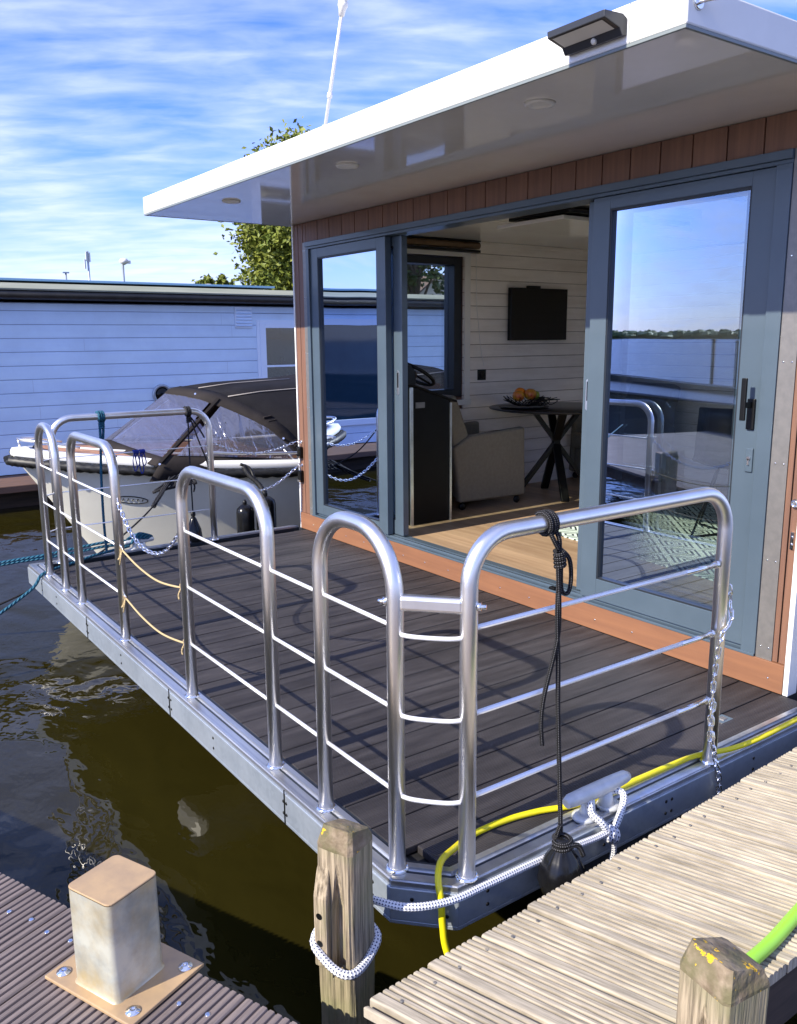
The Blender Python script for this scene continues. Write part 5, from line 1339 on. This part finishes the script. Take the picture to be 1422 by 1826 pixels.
# moored black barge beyond the jetty (visible in the door glass)
BG = root('black_barge', 'long low black-hulled barge moored beyond the jetty, seen only in the glass', 'boat', (9.5, 6.2, -0.6))
b = MB(); c0 = L0p+ln_*3.5+le*3.6; rows = []
for i in range(25):
    f_ = i/24; wv_ = 1.5*(1-abs(2*f_-1)**9); c = c0+le*(16*f_)+ln_*1.6; zt = 0.36+0.16*abs(2*f_-1)**3
    rows.append([c-ln_*wv_*0.9+V((0, 0, -0.8)), c-ln_*wv_+V((0, 0, 0.0)), c-ln_*wv_*1.02+V((0, 0, zt)), c-ln_*wv_*0.92+V((0, 0, zt)), c-ln_*wv_*0.92+V((0, 0, zt-0.15)), c+ln_*wv_*0.92+V((0, 0, zt-0.15)), c+ln_*wv_*0.92+V((0, 0, zt)), c+ln_*wv_*1.02+V((0, 0, zt)), c+ln_*wv_+V((0, 0, 0)), c+ln_*wv_*0.9+V((0, 0, -0.8))])
b.grid(rows, smooth=False); part('barge_hull', b, 'darkhull', BG)
b = MB()
for sgn in (-1, 1):
    b.tube([c0+le*(16*f_)+ln_*(1.6+sgn*1.5*(1-abs(2*f_-1)**9)*1.03)+V((0, 0, 0.34+0.16*abs(2*f_-1)**3)) for f_ in [i/24 for i in range(25)]], 0.04, 8)
parts('rubbing_strake', b, 'plastic_black', BG)
for (x, y, z), lb in (((21.35, 24.6, 1.3), 'thin dark mooring pile standing in the open lake, left of its pair'), ((20.25, 24.6, 1.25), 'thin dark mooring pile standing in the open lake, right of its pair')):
    rt = root('mooring_pile', lb, 'pile', (x, y, -0.6), group='mooring piles in the lake'); b = MB(); b.tube([(x, y, -1.2), (x, y, z)], 0.07, 12); part('pile_shaft', b, 'oldwood', rt)
    b = MB(); b.lathe([(0.11, 0), (0.09, 0.05), (0, 0.07)], (x, y, z-0.01), 12); part('pile_cap', b, 'blackmetal', rt)

# ================================================================== FAR THINGS
def tree(name, label, base, H_, crown, nl, leaf_m, size, seed, group=None, clumps=70):
    rnd = random.Random(seed); rt = root(name, label, 'tree', base, group=group); bx_, by_, bz_ = base; B = V(base)
    cc = V((bx_, by_, bz_+H_)) ; rx, ry_, rz_ = crown
    b = MB(); b.tube(smooth_path([B, B+V((0.1, 0.1, H_*0.4)), B+V((0, 0, H_*0.9))], 5), lambda t: 0.35*(1-0.6*t)*size, 10)
    cl_ = []
    for i in range(clumps):
        while True:
            d = V((rnd.uniform(-1, 1), rnd.uniform(-1, 1), rnd.uniform(-1, 1)))
            if 0.25 < d.length < 1: break
        d = d*(0.9+0.1*rnd.random())
        cl_.append(cc+V((d.x*rx, d.y*ry_, d.z*rz_)))
    for c in cl_[:14]:
        s0 = B+V((0, 0, H_*rnd.uniform(0.35, 0.85))); b.tube(smooth_path([s0, lerp(s0, c, 0.5)+V((0, 0, 0.3)), c], 4), lambda t: 0.09*(1-0.8*t)*size, 6)
    part('trunk', b, 'bark', rt)
    b = MB()
    for i in range(nl):
        c = cl_[rnd.randrange(clumps)]; rr = rnd.uniform(0.35, 1.0)*min(rx, rz_)*0.30
        p = c+V((rnd.gauss(0, 0.58), rnd.gauss(0, 0.58), rnd.gauss(0, 0.5)))*rr
        n_ = V((rnd.gauss(0, 1), rnd.gauss(0, 1), rnd.gauss(0.5, 1))).normalized(); e = n_.orthogonal().normalized(); e.rotate(Matrix.Rotation(rnd.uniform(0, 6.28), 3, n_)); f_ = n_.cross(e)
        L = rnd.uniform(0.7, 1.3)*0.13*size
        b.add([p-e*L, p+f_*L*0.55+n_*L*0.2, p+e*L, p-f_*L*0.55+n_*L*0.1], [(0, 1, 2, 3)])
    part('crown', b, leaf_m, rt)
    return rt
TG = 'trees beyond the neighbour roof'
tree('broadleaf_tree', 'large sunlit green tree rising behind the white roof corner', (28.0, -16.1, -0.3), 5.5, (2.5, 2.45, 3.1), 64000, 'leaf', 0.78, 1, TG, 260)
tree('broadleaf_tree', 'darker tree with loose branches seen through the small side window', (27.0, -20.2, -0.3), 5.2, (1.4, 1.35, 2.2), 2600, 'leaf2', 1.0, 5, TG, 40)
tree('round_tree', 'small yellow-green tree peeping over the mossy roof left of the big tree', (34.0, -15.1, -0.3), 3.9, (0.9, 0.85, 0.55), 2200, 'leaf', 0.8, 9, TG, 30)
rt = root('house', 'cream gabled house with brown roof seen through the small side window', 'house', (40, -33.0, -0.3))
b = MB(); b.extr([(40, -35.2, -0.3), (40, -30.0, -0.3), (40, -30.0, 4.0), (40, -31.3, 4.9), (40, -35.2, 4.0)], (0.3, 0, 0)); part('gable_wall', b, 'brick', rt)
b = MB(); b.add([(39.7, -29.9, 4.0), (39.7, -31.35, 5.02), (46, -31.35, 5.02), (46, -29.9, 4.0)], [(0, 1, 2, 3)]); b.add([(39.7, -31.35, 5.02), (39.7, -36.2, 4.55), (46, -36.2, 4.0), (46, -31.35, 5.02)], [(0, 1, 2, 3)]); part('roof', b, 'tiles', rt, solid=0.1)
b = MB(); b.tube([(40.2, -31.2, 4.9), (40.2, -31.2, 5.5)], 0.03, 6); b.tube([(40.2, -31.2, 5.5), (40.2, -31.6, 5.55)], 0.03, 6); part('aerial', b, 'lampw', rt)
# street lamp, telecom mast, small pole over the roof
rt = root('street_lamp', 'pale globe-headed street lamp above the mossy roof', 'lamp post', (30, -9.95, -0.3))
b = MB(); b.tube([(30, -9.95, -0.3), (30, -9.95, 4.02)], 0.045, 10); part('lamp_pole', b, 'galv', rt)
b = MB(); b.lathe([(0.03, -0.04), (0.14, 0.03), (0.16, 0.10), (0.10, 0.17), (0, 0.19)], (30, -10.0, 4.04), 16); b.obox((30, -10.1, 4.1), 0.05, 0.12, 0.05); part('lamp_head', b, 'plastic_white', rt)
rt = root('telecom_mast', 'thin telecom mast with three upright panels above the mossy roof', 'mast', (60, -17.6, -0.3))
b = MB(); b.tube([(60, -17.6, -0.3), (60, -17.6, 7.35)], 0.07, 8); part('mast_pole', b, 'galv', rt)
b = MB()
for dy_, z_ in ((-0.10, 6.95), (0.10, 7.0), (0.22, 6.5)): b.box(59.9, 60.0, -17.6+dy_-0.045, -17.6+dy_+0.045, z_-0.3, z_+0.3)
part('antenna_panel', b, 'lampw', rt)
rt = root('thin_pole', 'thin grey pole end poking up above the mossy roof at left', 'pole', (30, -8.05, -0.3))
b = MB(); b.tube([(30, -8.05, -0.3), (30, -8.05, 3.68)], 0.03, 8); part('pole_shaft', b, 'galv', rt)
b = MB(); b.box(29.95, 30.05, -8.15, -7.95, 3.66, 3.70); part('pole_cap', b, 'galv', rt)
